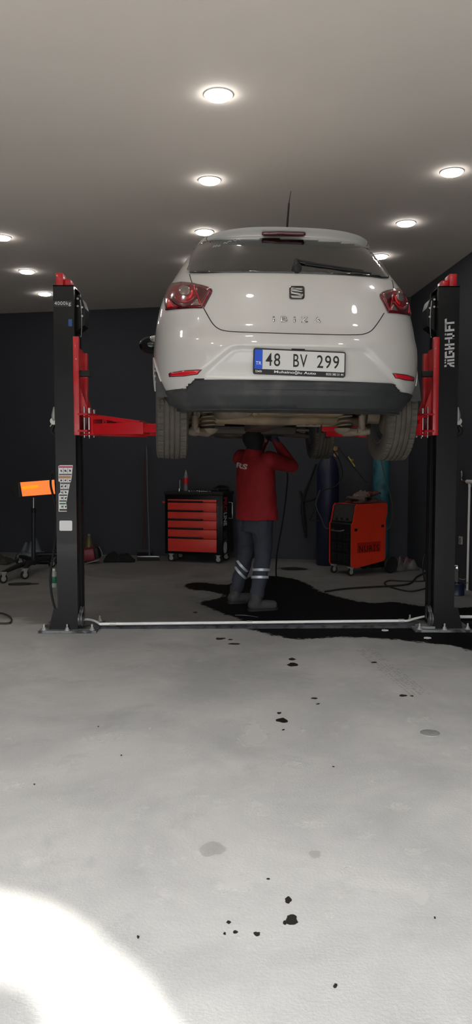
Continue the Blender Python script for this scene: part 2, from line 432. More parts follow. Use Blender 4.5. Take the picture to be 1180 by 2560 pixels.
# white conduit on it
wc = empty('floor_conduit', (F(620, 1556).x, F(620, 1556).y, 0), label='long thin white plastic conduit lying across the floor between the two lift posts', cat='pipe')
def loc(o, p): return Vector(p) - o.location
b = MB()
c0 = F(250, 1560, 0.045); c1 = F(1003, 1552, 0.045)
b.tube([loc(wc, c0), loc(wc, c1)], 0.0125, 10)
b.build('pipe', M_white, wc)
for u in (282, 620, 1003):
    t = (u - 250) / 753; b = MB(); p = c0.lerp(c1, t); b.cyl(loc(wc, p - Vector((0.025, 0, 0))), loc(wc, p + Vector((0.025, 0, 0))), 0.0165, n=12); b.build('coupling', M_zinc, wc)
b = MB(); b.tube([loc(wc, c0), loc(wc, F(238, 1553, 0.05)), loc(wc, F(222, 1549, 0.05)), loc(wc, F(207, 1549, 0.06))], 0.010, 8, smooth=True); b.build('flexible_end', M_white, wc)
b = MB(); b.tube([loc(wc, c1), loc(wc, F(1020, 1552, 0.045)), loc(wc, F(1035, 1547, 0.05)), loc(wc, F(1062, 1541, 0.06))], 0.010, 8, smooth=True); b.build('flexible_end', M_white, wc)
b = MB(); b.tube([F(1139, 1542, 0.03), F(1215, 1542, 0.03)], 0.014, 10)
tag(b.build('floor_conduit', M_white), 'short white conduit on the floor right of the HIGH-LIFT post', 'pipe')

# ---------------------------------------------------------------- lift posts
YL = 6.38
LIFT_TOP = P(165, 713, YL).z
BASE_L = P(168, 1578, YL)
def vx(u_top, u_bot, Y): return (P(u_top, 713, Y).x + P(u_bot, 1565, Y).x) / 2
LX0, LX1 = vx(132, 145, YL), vx(188, 191, YL)
RX0, RX1 = vx(1100, 1081, YL + 0.03), vx(1150, 1134, YL + 0.03)
DEP = 0.30
def make_post(name, xo, xi, y0, side, label):
    """side +1: the channel opens towards +x (left post), -1: towards -x"""
    root = empty(name, ((xo + xi) / 2, y0 + DEP / 2, 0), label=label, cat='car lift post')
    W = abs(xi - xo); cx = (xo + xi) / 2; h = LIFT_TOP
    T = Matrix.Diagonal((side, 1, 1, 1))
    b = MB(); o_, i_ = -W / 2, W / 2; d = DEP / 2; t = 0.012
    # C section with lips
    sec = [(o_, -d), (i_, -d), (i_, -d + 0.05), (i_ - t, -d + 0.05), (i_ - t, -d + t), (o_ + t, -d + t), (o_ + t, d - t), (i_ - t, d - t), (i_ - t, d - 0.05), (i_, d - 0.05), (i_, d), (o_, d)]
    b.prism(sec, 0.02, h, T)
    b.box(o_, i_, -d, d, h - 0.008, h, M=T)
    b.build('column', M_black, root, smooth=30)
    # guide rail and wear strips inside the channel
    for yy in (-d + 0.075, d - 0.075):
        b = MB(); b.box(i_ - 0.035, i_ - 0.005, yy - 0.006, yy + 0.006, 0.05, h - 0.03, M=T); b.build('guide_rail', M_blackin, root, smooth=None)
    b = MB(); b.cyl(T @ Vector((0, 0, 0.1)), T @ Vector((0, 0, h - 0.5)), 0.035, n=16); b.build('hydraulic_cylinder', mat('dark_steel', rgb(60, 60, 62), 0.35, 0.8), root)
    # base plate, gussets, anchor bolts
    b = MB(); b.box(-W / 2 - 0.15, W / 2 + 0.16, -d - 0.06, d + 0.08, 0, 0.02, 0.003, M=T)
    bp = b.build('base_plate', mat('dusty_base_plate', rgb(112, 114, 116), 0.6, 0.3, vary=0.3, vscale=14, bump=0.2, dirt=rgb(44, 44, 46), dscale=12), root)
    for yy in (-d + 0.01, d - 0.02):
        b = MB(); Mg = T @ Matrix.Translation((0, yy, 0)) @ Matrix.Rotation(PI / 2, 4, 'X')
        b.prism([(o_, 0.02), (o_ - 0.075, 0.02), (o_ - 0.07, 0.05), (o_ - 0.035, 0.19), (o_, 0.20)], -0.006, 0.006, Mg); b.build('gusset', M_black, root, smooth=None)
    for (bx_, by_) in ((-W / 2 - 0.11, -d - 0.02), (-W / 2 - 0.11, d + 0.04), (W / 2 + 0.12, -d - 0.02), (W / 2 + 0.12, d + 0.04), (0, -d - 0.03)):
        b = MB(); p = T @ Vector((bx_, by_, 0))
        b.cyl(p + Vector((0, 0, 0.02)), p + Vector((0, 0, 0.026)), 0.022, n=16); b.cyl(p + Vector((0, 0, 0.026)), p + Vector((0, 0, 0.042)), 0.015, n=6); b.cyl(p + Vector((0, 0, 0.04)), p + Vector((0, 0, 0.07)), 0.008, n=10)
        b.build('anchor_bolt', M_zinc, root)
    # cable sheaves at the foot, inside
    for k, (yy, zz) in enumerate(((-d + 0.03, 0.10), (-d + 0.09, 0.14))):
        b = MB(); c = T @ Vector((i_ + 0.02, yy, zz))
        Mr = Matrix.Translation(c) @ Matrix.Rotation(PI / 2, 4, 'Y')
        b.lathe([(0.012, -0.014), (0.058, -0.014), (0.058, -0.01), (0.046, 0), (0.058, 0.01), (0.058, 0.014), (0.012, 0.014)], 28, Mr); b.build('cable_sheave', mat('worn_sheave', rgb(120, 122, 124), 0.4, 0.7), root)
    # top: red stub and sheave bracket
    b = MB(); b.box(-W / 2 + 0.015, -W / 2 + 0.075, -d + 0.03, d - 0.12, h, h + 0.105, 0.004, M=T); b.box(-W / 2 + 0.075, -W / 2 + 0.13, -d + 0.06, d - 0.1, h, h + 0.06, 0.004, M=T)
    b.build('top_stub', M_red, root)
    b = MB(); Mg = T @ Matrix.Translation((0, d - 0.04, 0)) @ Matrix.Rotation(PI / 2, 4, 'X')
    b.prism([(i_ - 0.02, h - 0.03), (i_ + 0.05, h - 0.09), (i_ + 0.07, h - 0.16), (i_ + 0.065, h - 0.30), (i_ - 0.02, h - 0.36)], -0.01, 0.16, Mg)
    b.build('sheave_bracket', M_black, root, smooth=None)
    for (aa, zz) in ((0.015, 0.09), (0.015, 0.15), (0.05, 0.16), (0.05, 0.23)):
        b = MB(); p = T @ Vector((i_ + aa, -d + 0.09, h - zz)); b.cyl(p, p + Vector((0, -0.012, 0)), 0.009, n=8); b.build('bolt', M_zinc, root)
    b = MB(); b.tube([T @ Vector((i_ + 0.035, -d + 0.085, h - 0.10)), T @ Vector((i_ + 0.045, -d + 0.085, h - 0.22)), T @ Vector((i_ + 0.04, -d + 0.085, h - 0.38)), T @ Vector((i_ + 0.03, -d + 0.085, 2.43))], 0.0045, 6, smooth=True)
    b.build('steel_cable', M_steel, root)
    # carriage
    zt, zb = P(195, 841, YL).z, P(195, 1088, YL).z
    b = MB(); b.box(i_ - 0.012, i_ + 0.034, -d - 0.004, -d + 0.05, zb, zt, 0.003, M=T)
    b.box(i_ - 0.005, i_ + 0.055, d - 0.06, d, zb, zt - 0.1, 0.003, M=T)
    b.box(i_ - 0.01, i_ + 0.02, -d + 0.05, d - 0.06, zb, zt - 0.08, M=T)
    car_ = b.build('carriage', M_red, root)
    zg = P(205, 965, YL).z; zc = P(220, 1030, YL).z
    for yy in (-d + 0.055, d - 0.05):
        b = MB(); Mg = T @ Matrix.Translation((0, yy, 0)) @ Matrix.Rotation(PI / 2, 4, 'X')
        b.prism([(i_ + 0.03, zg), (i_ + 0.10, zc), (i_ + 0.10, zc - 0.02), (i_ + 0.03, zc - 0.02)], -0.005, 0.005, Mg); b.build('carriage_gusset', M_red, car_, smooth=None)
    for z_ in (zc - 0.018, zb + 0.035):
        b = MB(); b.prism([(i_ + 0.0, -d - 0.0), (i_ + 0.10, -d - 0.02), (i_ + 0.155, -d + 0.06), (i_ + 0.155, d - 0.06), (i_ + 0.10, d + 0.02), (i_, d)], z_ - 0.008, z_ + 0.008, T); b.build('arm_bracket', M_red, car_, smooth=None)
    # rubber door stop on the carriage
    b = MB(); b.box(i_ + 0.03, i_ + 0.12, -d + 0.02, -d + 0.07, P(0, 940, YL).z, P(0, 925, YL).z, 0.006, M=T); b.build('door_bumper', M_rub, car_)
    # pins
    for yy in (-d + 0.045, d - 0.045):
        b = MB(); p = T @ Vector((i_ + 0.105, yy, 0)); b.cyl(p + Vector((0, 0, zb - 0.01)), p + Vector((0, 0, zc + 0.035)), 0.016, n=14)
        q2 = T @ Vector((i_ + 0.07, yy - 0.03, 0)); b.cyl(q2 + Vector((0, 0, zb - 0.02)), q2 + Vector((0, 0, zc + 0.045)), 0.008, n=10)
        b.build('arm_pin', M_chrome, root)
    # safety lock on the outer side
    b = MB(); zz = P(0, 1052, YL).z
    c = T @ Vector((o_ - 0.02, -d + 0.06, zz)); b.lathe([(0.004, -0.02), (0.03, -0.02), (0.03, 0.02), (0.004, 0.02)], 16, Matrix.Translation(c) @ Matrix.Rotation(PI / 2, 4, 'X'))
    b.tube([c, c + T @ Vector((0.0, -0.02, 0.05)), c + T @ Vector((0.005, -0.02, 0.115))], [0.02, 0.017, 0.006], 8)
    b.tube([c, c + T @ Vector((-0.03, -0.01, -0.045))], [0.008, 0.006], 8)
    b.build('lock_lever', M_zinc, root)
    b = MB(); b.tube([c + Vector((0, 0, -0.02)), c + T @ Vector((-0.025, 0, -0.07)), c + T @ Vector((-0.02, 0, -0.10)), c + T @ Vector((0.025, 0, -0.13))], [0.014, 0.02, 0.018, 0.01], 8, smooth=True)
    b.build('lock_cover', M_rub, root)
    return root, i_, d, zb, zc, T
pl_, piL, dL, zb_, zc_, TL = make_post('lift_post', LX0, LX1, YL, 1, 'black steel lift post marked 4000kg with torn pictogram stickers, left of the car')
pr_, piR, dR, _, _, TR = make_post('lift_post', RX1, RX0, YL + 0.03, -1, 'black steel lift post with large vertical HIGH-LIFT lettering, right of the car')
def make_arm(root, T, ii, yy, end, zb, zc, brace=1):
    """telescopic arm: pivots at the pin and reaches to end (world)"""
    p0 = T @ Vector((ii + 0.105, yy, 0)); p0.z = 0
    e = Vector(end) - root.location; z0, z1 = zb + 0.0, zb + 0.092
    dv = Vector((e.x - p0.x, e.y - p0.y, 0)); L = dv.length
    M = frame((p0.x, p0.y, 0), dv, Vector((-dv.y, dv.x, 0)))
    b = MB(); b.box(0.06, L * 0.62, -0.05, 0.05, z0, z1, 0.004, M=M)
    b.box(0.05, 0.075, -0.055, 0.055, z0, zc - 0.03, 0.003, M=M); b.box(-0.03, 0.06, -0.05, 0.05, z0 + 0.0, z0 + 0.014, 0.002, M=M); b.box(-0.03, 0.06, -0.05, 0.05, zc - 0.044, zc - 0.03, 0.002, M=M); b.box(0.19, 0.20, -0.04, 0.04, z0, z1 + 0.055, 0.002, M=M)
    arm = b.build('arm', M_red, root)
    b = MB(); b.box(L * 0.5, L, -0.036, 0.036, z0 + 0.012, z1 - 0.012, 0.004, M=M); b.build('arm_extension', M_red, arm)
    b = MB(); Mg = M @ Matrix.Rotation(PI / 2, 4, 'X')
    b.prism([(0.05, zc - 0.062), (0.05, zc - 0.03), (0.14, zc - 0.03), (0.52, z1 + 0.012), (0.52, z1 - 0.005), (0.44, z1 - 0.005), (0.15, zc - 0.062)], -0.045, 0.045, Mg)
    b.build('arm_brace', M_red, arm, smooth=None)
    b = MB(); b.cyl(Vector((e.x, e.y, z0)), Vector((e.x, e.y, z1 + 0.03)), 0.022, n=16); b.lathe([(0.02, z1 + 0.03), (0.05, z1 + 0.03), (0.055, z1 + 0.05), (0.01, z1 + 0.05)], 24, Matrix.Translation((e.x, e.y, 0)))
    b.build('lift_pad', M_rub, arm)
    return arm
# ---------------------------------------------------------------- car
CY0 = 4.47; CX0 = 0.364; CZ0 = 1.42
CAR = empty('hatchback_car', (CX0, CY0, CZ0), label='white five-door hatchback car raised high on the two-post lift, seen from behind', cat='car')
CAR.rotation_euler = Euler((0, R(0.5), R(4.9)), 'XYZ')
bpy.context.view_layer.update()
MW = CAR.matrix_world.copy(); MI = MW.inverted()
M_paint = mat('white_car_paint', rgb(196, 194, 190), 0.32, coat=1.0, vary=0.01)
M_gap = mat('panel_gap', rgb(40, 38, 36), 0.8)
M_plastic = mat('dusty_black_plastic', rgb(46, 48, 50), 0.6, vary=0.2, vscale=5, bump=0.2, bscale=90, dirt=rgb(84, 80, 74), dscale=5, dlo=0.5, dhi=0.8)
M_glass = glass_mat('tinted_window_glass', (0.62, 0.70, 0.64, 1), 2.6)
M_frit = mat('black_frit', rgb(14, 15, 16), 0.08, coat=1.0)
M_lampred = mat('tail_lamp_red', rgb(120, 8, 20), 0.12, coat=1.0, vary=0.25, vscale=22)
M_lampdark = mat('tail_lamp_dark_red', rgb(74, 6, 16), 0.12, coat=1.0, vary=0.2, vscale=30)
M_lampbright = mat('tail_lamp_bright_red', rgb(215, 18, 32), 0.15, coat=1.0)
M_lampgrey = mat('tail_lamp_clear_part', rgb(128, 112, 106), 0.15, 0.3, coat=1.0, vary=0.15, vscale=60)
M_refl = mat('bumper_reflector_red', rgb(208, 24, 42), 0.2, coat=1.0)
M_under = mat('underbody_dirt', rgb(74, 68, 60), 0.75, vary=0.25, vscale=7, bump=0.25, bscale=50, dirt=rgb(40, 36, 33), dscale=5)
M_tank = mat('underbody_wax_beige', rgb(116, 99, 74), 0.65, vary=0.15, vscale=6, bump=0.15, bscale=30, dirt=rgb(72, 62, 50), dscale=5, dlo=0.45, dhi=0.7)
M_axle = mat('dusty_axle_steel', rgb(112, 100, 86), 0.7, 0.1, vary=0.2, vscale=10, bump=0.2)
M_interior = mat('dark_interior_cloth', rgb(34, 35, 36), 0.9, bump=0.2)

def pchip(xs, ys):
    xs = np.array(xs, float); ys = np.array(ys, float); h = np.diff(xs); d = np.diff(ys) / h
    m = np.zeros(len(xs)); m[0] = d[0]; m[-1] = d[-1]
    for i in range(1, len(xs) - 1):
        if d[i - 1] * d[i] > 0:
            w1 = 2 * h[i] + h[i - 1]; w2 = h[i] + 2 * h[i - 1]; m[i] = (w1 + w2) / (w1 / d[i - 1] + w2 / d[i])
    def f(x):
        x = min(max(x, xs[0]), xs[-1]); i = min(int(np.searchsorted(xs, x, 'right')) - 1, len(xs) - 2); i = max(i, 0)
        t = (x - xs[i]) / h[i]
        return float((2 * t ** 3 - 3 * t * t + 1) * ys[i] + (t ** 3 - 2 * t * t + t) * h[i] * m[i] + (-2 * t ** 3 + 3 * t * t) * ys[i + 1] + (t ** 3 - t * t) * h[i] * m[i + 1])
    return f
Wz = pchip([.27, .32, .40, .50, .60, .68, .76, .85, .95, 1.02, 1.08, 1.18, 1.28, 1.345, 1.36, 1.385],
           [.775, .80, .825, .842, .846, .846, .842, .832, .812, .792, .765, .708, .655, .612, .600, .575])
YR = pchip([.27, .32, .40, .48, .54, .62, .68, .73, .76, .85, .95, 1.02, 1.075, 1.18, 1.28, 1.355, 1.363, 1.373, 1.385],
           [.13, .09, .035, .005, .0, .0, .01, .035, .05, .075, .105, .135, .167, .245, .322, .375, .366, .330, .30])
YFt = pchip([.27, .40, .55, .68, .80, .88, .93, .97, 1.02, 1.1, 1.2, 1.3, 1.36, 1.385],
            [3.95, 4.03, 4.06, 4.03, 3.94, 3.74, 3.36, 3.06, 2.94, 2.80, 2.60, 2.38, 2.22, 2.14])
def NR(z): return 2.9 if z < 1.0 else 2.9 - 0.2 * (z - 1.0) / 0.385
def BRr(z): return 0.80 if z < 0.9 else 0.80 - 0.15 * min(1, (z - 0.9) / 0.3)
def BF(z): return 1.0 if z < 0.95 else 0.62
def sst(a, b, x):
    t = min(max((x - a) / (b - a), 0), 1); return t * t * (3 - 2 * t)
def recess(x, z):
    if z < 0.40 or z > 0.70: return 0.0
    hw = 0.60 + (0.385 - 0.60) * (z - 0.455) / (0.63 - 0.455)
    a = 1 - sst(hw - 0.035, hw + 0.035, abs(x)); bb = 1 - sst(0.615, 0.645, z)
    return 0.024 * a * bb
def crease(x, z):  # slight tuck of the hatch below the glass and shoulder
    return 0.0
def outline(z, k=1.0):
    w = Wz(z); yr = YR(z); yf = YFt(z); br = BRr(z); bf = BF(z); n = NR(z)
    pts = []
    NRr = 84
    for i in range(NRr + 1):
        s = i / NRr; x = s if s < 0.55 else s
        th = s * PI / 2
        # blend param so the flat middle is well sampled
        xx = math.sin(th) ** (2 / n) if s > 0 else 0
        yy = 1 - (max(math.cos(th), 0)) ** (2 / n)
        pts.append((w * xx, yr + br * yy))
    # superellipse param leaves a gap near x=0: resample by arclength
    P2 = np.array(pts); seg = np.hypot(*np.diff(P2, axis=0).T); s = np.concatenate([[0], np.cumsum(seg)])
    u = np.linspace(0, s[-1], NRr + 1)
    rear = list(zip(np.interp(u, s, P2[:, 0]), np.interp(u, s, P2[:, 1])))
    ys = yr + br; ye = yf - bf
    side = [(w, ys + (ye - ys) * i / 60) for i in range(1, 60)]
    fr = []
    for i in range(31):
        th = PI / 2 * (1 - i / 30)
        fr.append((w * math.sin(th) ** (2 / 2.6) if i < 30 else 0.0, yf - bf + bf * (math.cos(th) ** (2 / 2.6) if i > 0 else 0)))
    half = rear + side + fr
    return half
zs = list(np.concatenate([np.linspace(.29, .46, 14), np.linspace(.47, .72, 24), np.linspace(.73, 1.07, 26), np.linspace(1.08, 1.35, 22), [1.355, 1.359, 1.363, 1.368, 1.373, 1.378, 1.385]]))
levels = []
for z in zs:
    h = outline(z)
    levels.append([(x, y + recess(x, z) * (1 if y < 1.0 else 0), z) for (x, y) in h])
base = levels[-1]
yc = 1.20
for k in (0.985, 0.965, 0.94, 0.91, 0.87, 0.82, 0.75, 0.66, 0.55, 0.42, 0.28, 0.12):
    levels.append([(x * k, yc + (y - yc) * k, 1.385 + 0.062 * (1 - k ** 3.0) ** 0.85) for (x, y, _) in base])
H = len(levels[0])
verts = []; 
def full(h):  # closed ring from the half outline
    return h + [(-x, y, z) for (x, y, z) in h[-2:0:-1]]
rings = [full(l) for l in levels]
NPR = len(rings[0])
for r_ in rings: verts += r_
verts.append((0, yc, 1.385 + 0.063)); top_i = len(verts) - 1
faces = []
for j in range(len(rings) - 1):
    for i in range(NPR):
        faces.append((j * NPR + i, j * NPR + (i + 1) % NPR, (j + 1) * NPR + (i + 1) % NPR, (j + 1) * NPR + i))
for i in range(NPR): faces.append(((len(rings) - 1) * NPR + i, (len(rings) - 1) * NPR + (i + 1) % NPR, top_i))
BODY_BVH = BVHTree.FromPolygons([Vector(v) for v in verts], faces)
def hit(u, v):
    o = MI @ CAM; d = (MI.to_3x3() @ ray(u, v)).normalized()
    p, n, i, t = BODY_BVH.ray_cast(o, d)
    if p is None: return None
    if n.dot(d) > 0: n = -n
    return p, n
def carpx(p): return px(MW @ Vector(p))
def snap_side(p):
    # nearest point on the body
    q_, n, i, d = BODY_BVH.find_nearest(Vector(p)); return q_, n
def densify(poly, d):
    out = []
    for i in range(len(poly)):
        a = Vector(poly[i]); b = Vector(poly[(i + 1) % len(poly)]); n = max(1, int((b - a).length / d))
        for k in range(n): out.append(a.lerp(b, k / n))
    return out
def patch2d(poly, step, smooth=0):
    """triangulate a 2D polygon with interior points"""
    poly = [Vector((p[0], p[1])) for p in poly]
    if smooth: poly = [Vector((p.x, p.y)) for p in crom([(p.x, p.y, 0) for p in poly], smooth, True)]
    poly = densify(poly, step)
    pl = [(p.x, p.y) for p in poly]
    xs = [p[0] for p in pl]; ys = [p[1] for p in pl]
    pts = [Vector(p) for p in pl]; n = len(pts); edges = [(i, (i + 1) % n) for i in range(n)]
    y = min(ys) + step / 2
    while y < max(ys):
        x = min(xs) + step / 2
        while x < max(xs):
            if sdist((x, y), pl) > step * 0.45: pts.append(Vector((x, y)))
            x += step
        y += step
    v, e, f, _, _, _ = delaunay_2d_cdt(pts, edges, [], 1, 1e-6)
    return v, f
def cast_patch(name, poly, m, parent, h=0.004, step=5, smooth=0, mirror=False, holes=None, label=None, bm_in=None, thick=None):
    """surface patch lying h proud of the body: poly given where it shows in the photo"""
    if bm_in is not None:
        v = [Vector((q_.co.x, q_.co.y)) for q_ in bm_in.verts]; bm_in.verts.index_update(); f = [[q_.index for q_ in fc.verts] for fc in bm_in.faces]; bm_in.free()
    else: v, f = patch2d(poly, step, smooth)
    if holes:
        f = [fc for fc in f if sdist((sum(v[i].x for i in fc) / len(fc), sum(v[i].y for i in fc) / len(fc)), holes) < 0]
    V = []; ok = []
    for p in v:
        r_ = hit(p.x, p.y)
        if r_ is None: V.append(Vector((0, 0, 0))); ok.append(False); continue
        q_, n = r_; V.append(q_ + n * h); ok.append(True)
    f = [fc for fc in f if all(ok[i] for i in fc)]
    if mirror: V = [Vector((-q_.x, q_.y, q_.z)) for q_ in V]; f = [list(fc)[::-1] for fc in f]
    b = MB(); b.add(V, [tuple(fc) for fc in f])
    bmesh.ops.delete(b.bm, geom=[q_ for q_ in b.bm.verts if not q_.link_faces], context='VERTS')
    me = bpy.data.meshes.new(name); 
    # orient outward (away from the car's middle)
    b.bm.normal_update()
    for fc in b.bm.faces:
        c = fc.calc_center_median(); 
        if fc.normal.dot(Vector((c.x, c.y - 2.0, c.z - 0.8))) < 0: fc.normal_flip()
    b.bm.to_mesh(me); b.bm.free(); me.materials.append(m)
    for p in me.polygons: p.use_smooth = True
    o = bpy.data.objects.new(name, me); COL.objects.link(o); o.parent = parent
    md = o.modifiers.new('shell', 'SOLIDIFY'); md.thickness = thick or h; md.offset = -1
    if label: o['label'] = label
    return o
# window outlines
GL_OUT = [(475, 683), (474, 665), (479, 640), (490, 618), (504, 607), (522, 601), (580, 598), (650, 596.5), (700, 596.5), (760, 599), (830, 604.5), (880, 611), (900, 617), (925, 628), (948, 652), (964, 678), (970, 697), (930, 693), (860, 688), (760, 684), (650, 682), (560, 682)]
GL_IN = [(507, 676), (505, 650), (510, 628), (522, 616), (545, 610), (600, 606), (700, 604), (780, 607), (850, 614), (890, 623), (918, 638), (936, 664), (941, 684), (900, 684), (840, 681), (760, 677), (650, 674), (560, 674)]
gl_in = [(p.x, p.y) for p in crom([(a, b_, 0) for a, b_ in GL_IN], 3, True)]
# side windows and windscreen as regions in car space
def side_win(p):
    x, y, z = p
    if abs(x) < 0.5 or z < 1.04 or z > 1.315: return False
    t = (z - 1.04) / 0.275
    return 0.78 + 0.12 * t < y < YFt(z) - BF(z) + 0.30 - 0.0 * t and not (1.93 < y < 2.01)
def wind(p):
    x, y, z = p
    return 1.01 < z < 1.33 and y > YFt(z) - 0.48 and abs(x) < Wz(z) * 0.90 and y > 1.9
AR = 0.345; WH = ((0.70, 0.296), (3.17, 0.30))
keep = []; GLASS_F = []
for fi, f in enumerate(faces):
    c = [sum(verts[i][k] for i in f) / len(f) for k in range(3)]
    if abs(c[0]) > 0.5 and any(math.hypot(c[1] - a, c[2] - b_) < AR for a, b_ in WH): continue
    if side_win(c) or wind(c): GLASS_F.append(f); continue
    if c[1] < 1.0 and c[2] > 1.05 and c[2] < 1.36:
        u, v = carpx(c)
        if sdist((u, v), gl_in) > -2.8: continue
    keep.append(f)
b = MB(); b.add(verts, keep)
bmesh.ops.delete(b.bm, geom=[q_ for q_ in b.bm.verts if not q_.link_faces], context='VERTS')
valp = [(395, 976), (466, 969), (484, 949), (560, 948), (740, 950), (900, 954), (984, 958), (1001, 983), (1035, 986), (1060, 1040), (370, 1040)]
for fc in b.bm.faces:
    c = fc.calc_center_median()
    if c.y < 0.40 and c.z < 0.5 and sdist(carpx(c), valp) > 0: fc.material_index = 1
BODY = b.build('body_shell', [M_paint, M_plastic], CAR, smooth=50)
md = BODY.modifiers.new('thick', 'SOLIDIFY'); md.thickness = 0.012; md.offset = -1
b = MB(); b.add(verts, GLASS_F)
bmesh.ops.delete(b.bm, geom=[q_ for q_ in b.bm.verts if not q_.link_faces], context='VERTS')
b.build('side_and_front_glass', M_glass, CAR, smooth=50)
# wheel arch lips
for a, c_ in WH:
    for s in (-1, 1):
        pts = []
        for i in range(41):
            th = R(-12 + 204 * i / 40); y = a + AR * math.cos(th); z = c_ + AR * math.sin(th)
            if z < 0.45: continue
            q_, n = snap_side((s * 1.2, y, z)); r_ = BODY_BVH.ray_cast(Vector((s * 1.4, y, z)), Vector((-s, 0, 0)))
            pts.append(Vector((r_[0].x if r_[0] is not None else q_.x, y, z)))
        b = MB(); b.tube(pts, 0.008, 8); b.build('wheel_arch_lip', M_paint, CAR)
        b = MB()
        b.tube([(s * 0.80, a + AR * math.cos(R(t)), c_ + AR * math.sin(R(t))) for t in range(-2, 183, 7)], 0.004, 5)
        vsx = []
        for t in range(12, 169, 4):
            for xx in (0.82, 0.52): vsx.append((s * xx, a + (AR + 0.005) * math.cos(R(t)), c_ + (AR + 0.005) * math.sin(R(t))))
        m_ = len(vsx) // 2
        b.add(vsx, [(2 * i, 2 * i + 1, 2 * i + 3, 2 * i + 2) for i in range(m_ - 1)])
        b.build('wheel_arch_liner', M_plastic, CAR)
# underfloor pan
b = MB(); pan = [(x * 0.985, y + (0.012 if y < 2 else -0.012)) for (x, y) in outline(.31)]
pan = pan + [(-x, y) for (x, y) in pan[-2:0:-1]]
def clip_pan(p):
    x, y = p
    for a, c_ in WH:
        if abs(y - a) < AR + 0.02 and abs(x) > 0.54: return (math.copysign(0.54, x), y)
    return p
b.prism([clip_pan(p) for p in pan], 0.355, 0.37)
b.build('floor_pan', M_under, CAR, smooth=None)
# rear glass: frit ring + clear pane
ring = cast_patch('rear_window_frit', GL_OUT, M_frit, CAR, 0.006, 4, 2, holes=gl_in)
pane = cast_patch('rear_window', GL_OUT, M_glass, CAR, 0.0095, 5, 2, thick=0.002)
ring.parent = pane
# high brake light
o = cast_patch('high_brake_light', [(655, 576.5), (700, 575.5), (763, 577.5), (764, 581), (758, 585), (700, 584), (661, 584), (655, 581)], M_lampdark, CAR, 0.010, 5)
# tail lamps
TLp = [(415, 720), (421, 713), (431, 709), (454, 705.5), (480, 708), (508, 714), (524, 719.5), (530.5, 724), (531.5, 729), (529, 735), (510, 771), (481, 771), (441, 773.6), (415.6, 776.5), (413, 761), (412, 741)]
TLi = [(419, 722), (431, 713), (454, 709.5), (480, 711.5), (506, 717), (524, 723), (527, 729), (507, 767), (481, 767), (441, 769.5), (418.5, 772), (416.5, 741)]
def circ(cx, cy, rx, ry, a0=0, a1=360, n=22, k=None):
    return [(cx + rx * math.cos(R(a0 + (a1 - a0) * i / n)), cy + ry * math.sin(R(a0 + (a1 - a0) * i / n))) for i in range(n if a1 - a0 == 360 else n + 1)]
def arc_band(cx, cy, r0, r1, a0, a1, n=14):
    return circ(cx, cy, r1, r1, a0, a1, n) + circ(cx, cy, r0, r0, a1, a0, n)
for mir in (False, True):
    L = cast_patch('tail_lamp', TLp, M_lampdark, CAR, 0.006, 4, 0, mir)
    cast_patch('lamp_lens', TLi, M_lampred, L, 0.0085, 4, 0, mir)
    cast_patch('lamp_wedge', [(489, 715), (506, 719), (522, 725), (523, 729), (505, 763), (503, 763)], M_lampdark, L, 0.0095, 4, 0, mir)
    cast_patch('lamp_rib', [(484, 713), (488, 714), (506, 764), (503, 765)], mat('tail_lamp_mid_red', rgb(168, 20, 32), 0.12, coat=1.0), L, 0.0105, 4, 0, mir)
    cast_patch('lamp_glow_arc', arc_band(463, 729, 17, 22, -5, 75), M_lampbright, L, 0.0110, 3, 0, mir)
    cast_patch('lamp_glow_arc', arc_band(463, 729, 27, 29, 30, 150), mat('tail_lamp_mid_red', rgb(168, 20, 32), 0.12, coat=1.0), L, 0.0098, 3, 0, mir)
    cast_patch('lamp_dark_arc', arc_band(463, 729, 30, 40, 25, 155), M_lampdark, L, 0.0096, 3, 0, mir)
    cast_patch('lamp_corner', [(418, 742), (428, 752), (436, 768), (419, 771)], M_lampbright, L, 0.0097, 3, 0, mir)
    cast_patch('lamp_reflector', circ(463, 728, 14, 12.5), M_lampgrey, L, 0.012, 4, 0, mir)
    cast_patch('reversing_lens', [(494, 749), (503, 764), (479, 765)], M_lampgrey, L, 0.0115, 4, 0, mir, label='small clear grey corner')
    RF = cast_patch('bumper_reflector', [(422.5, 934), (428, 931), (460, 926), (505, 923.5), (494, 936), (460, 941), (424, 942.5)], M_lampdark, CAR, 0.004, 4, 0, mir)
    cast_patch('reflector_face', [(425, 935.5), (430, 932.5), (460, 928), (500, 925.5), (492, 934.5), (460, 939), (426, 940.5)], M_refl, RF, 0.006, 4, 0, mir)
# dark lower valance
VAL = [(402, 980), (466, 971), (484, 950), (560, 949), (740, 951), (900, 955), (984, 959), (1001, 984), (1028, 987), (1020, 1003), (1007, 1010), (984, 1021), (896, 1024), (721, 1020), (545, 1019), (446, 1019), (418, 1006)]
valance = cast_patch('lower_valance', VAL, M_plastic, CAR, 0.010, 9)
# fill the underside of the bumper
b = MB(); pl = [(x, y) for (x, y) in outline(.30) if y < 0.42]
pl = [(-x, y) for (x, y) in pl[::-1]] + pl[1:]
b.prism([(x * 0.99, y + 0.012) for x, y in pl], 0.285, 0.37); b.build('bumper_underside', M_plastic, CAR, smooth=None)
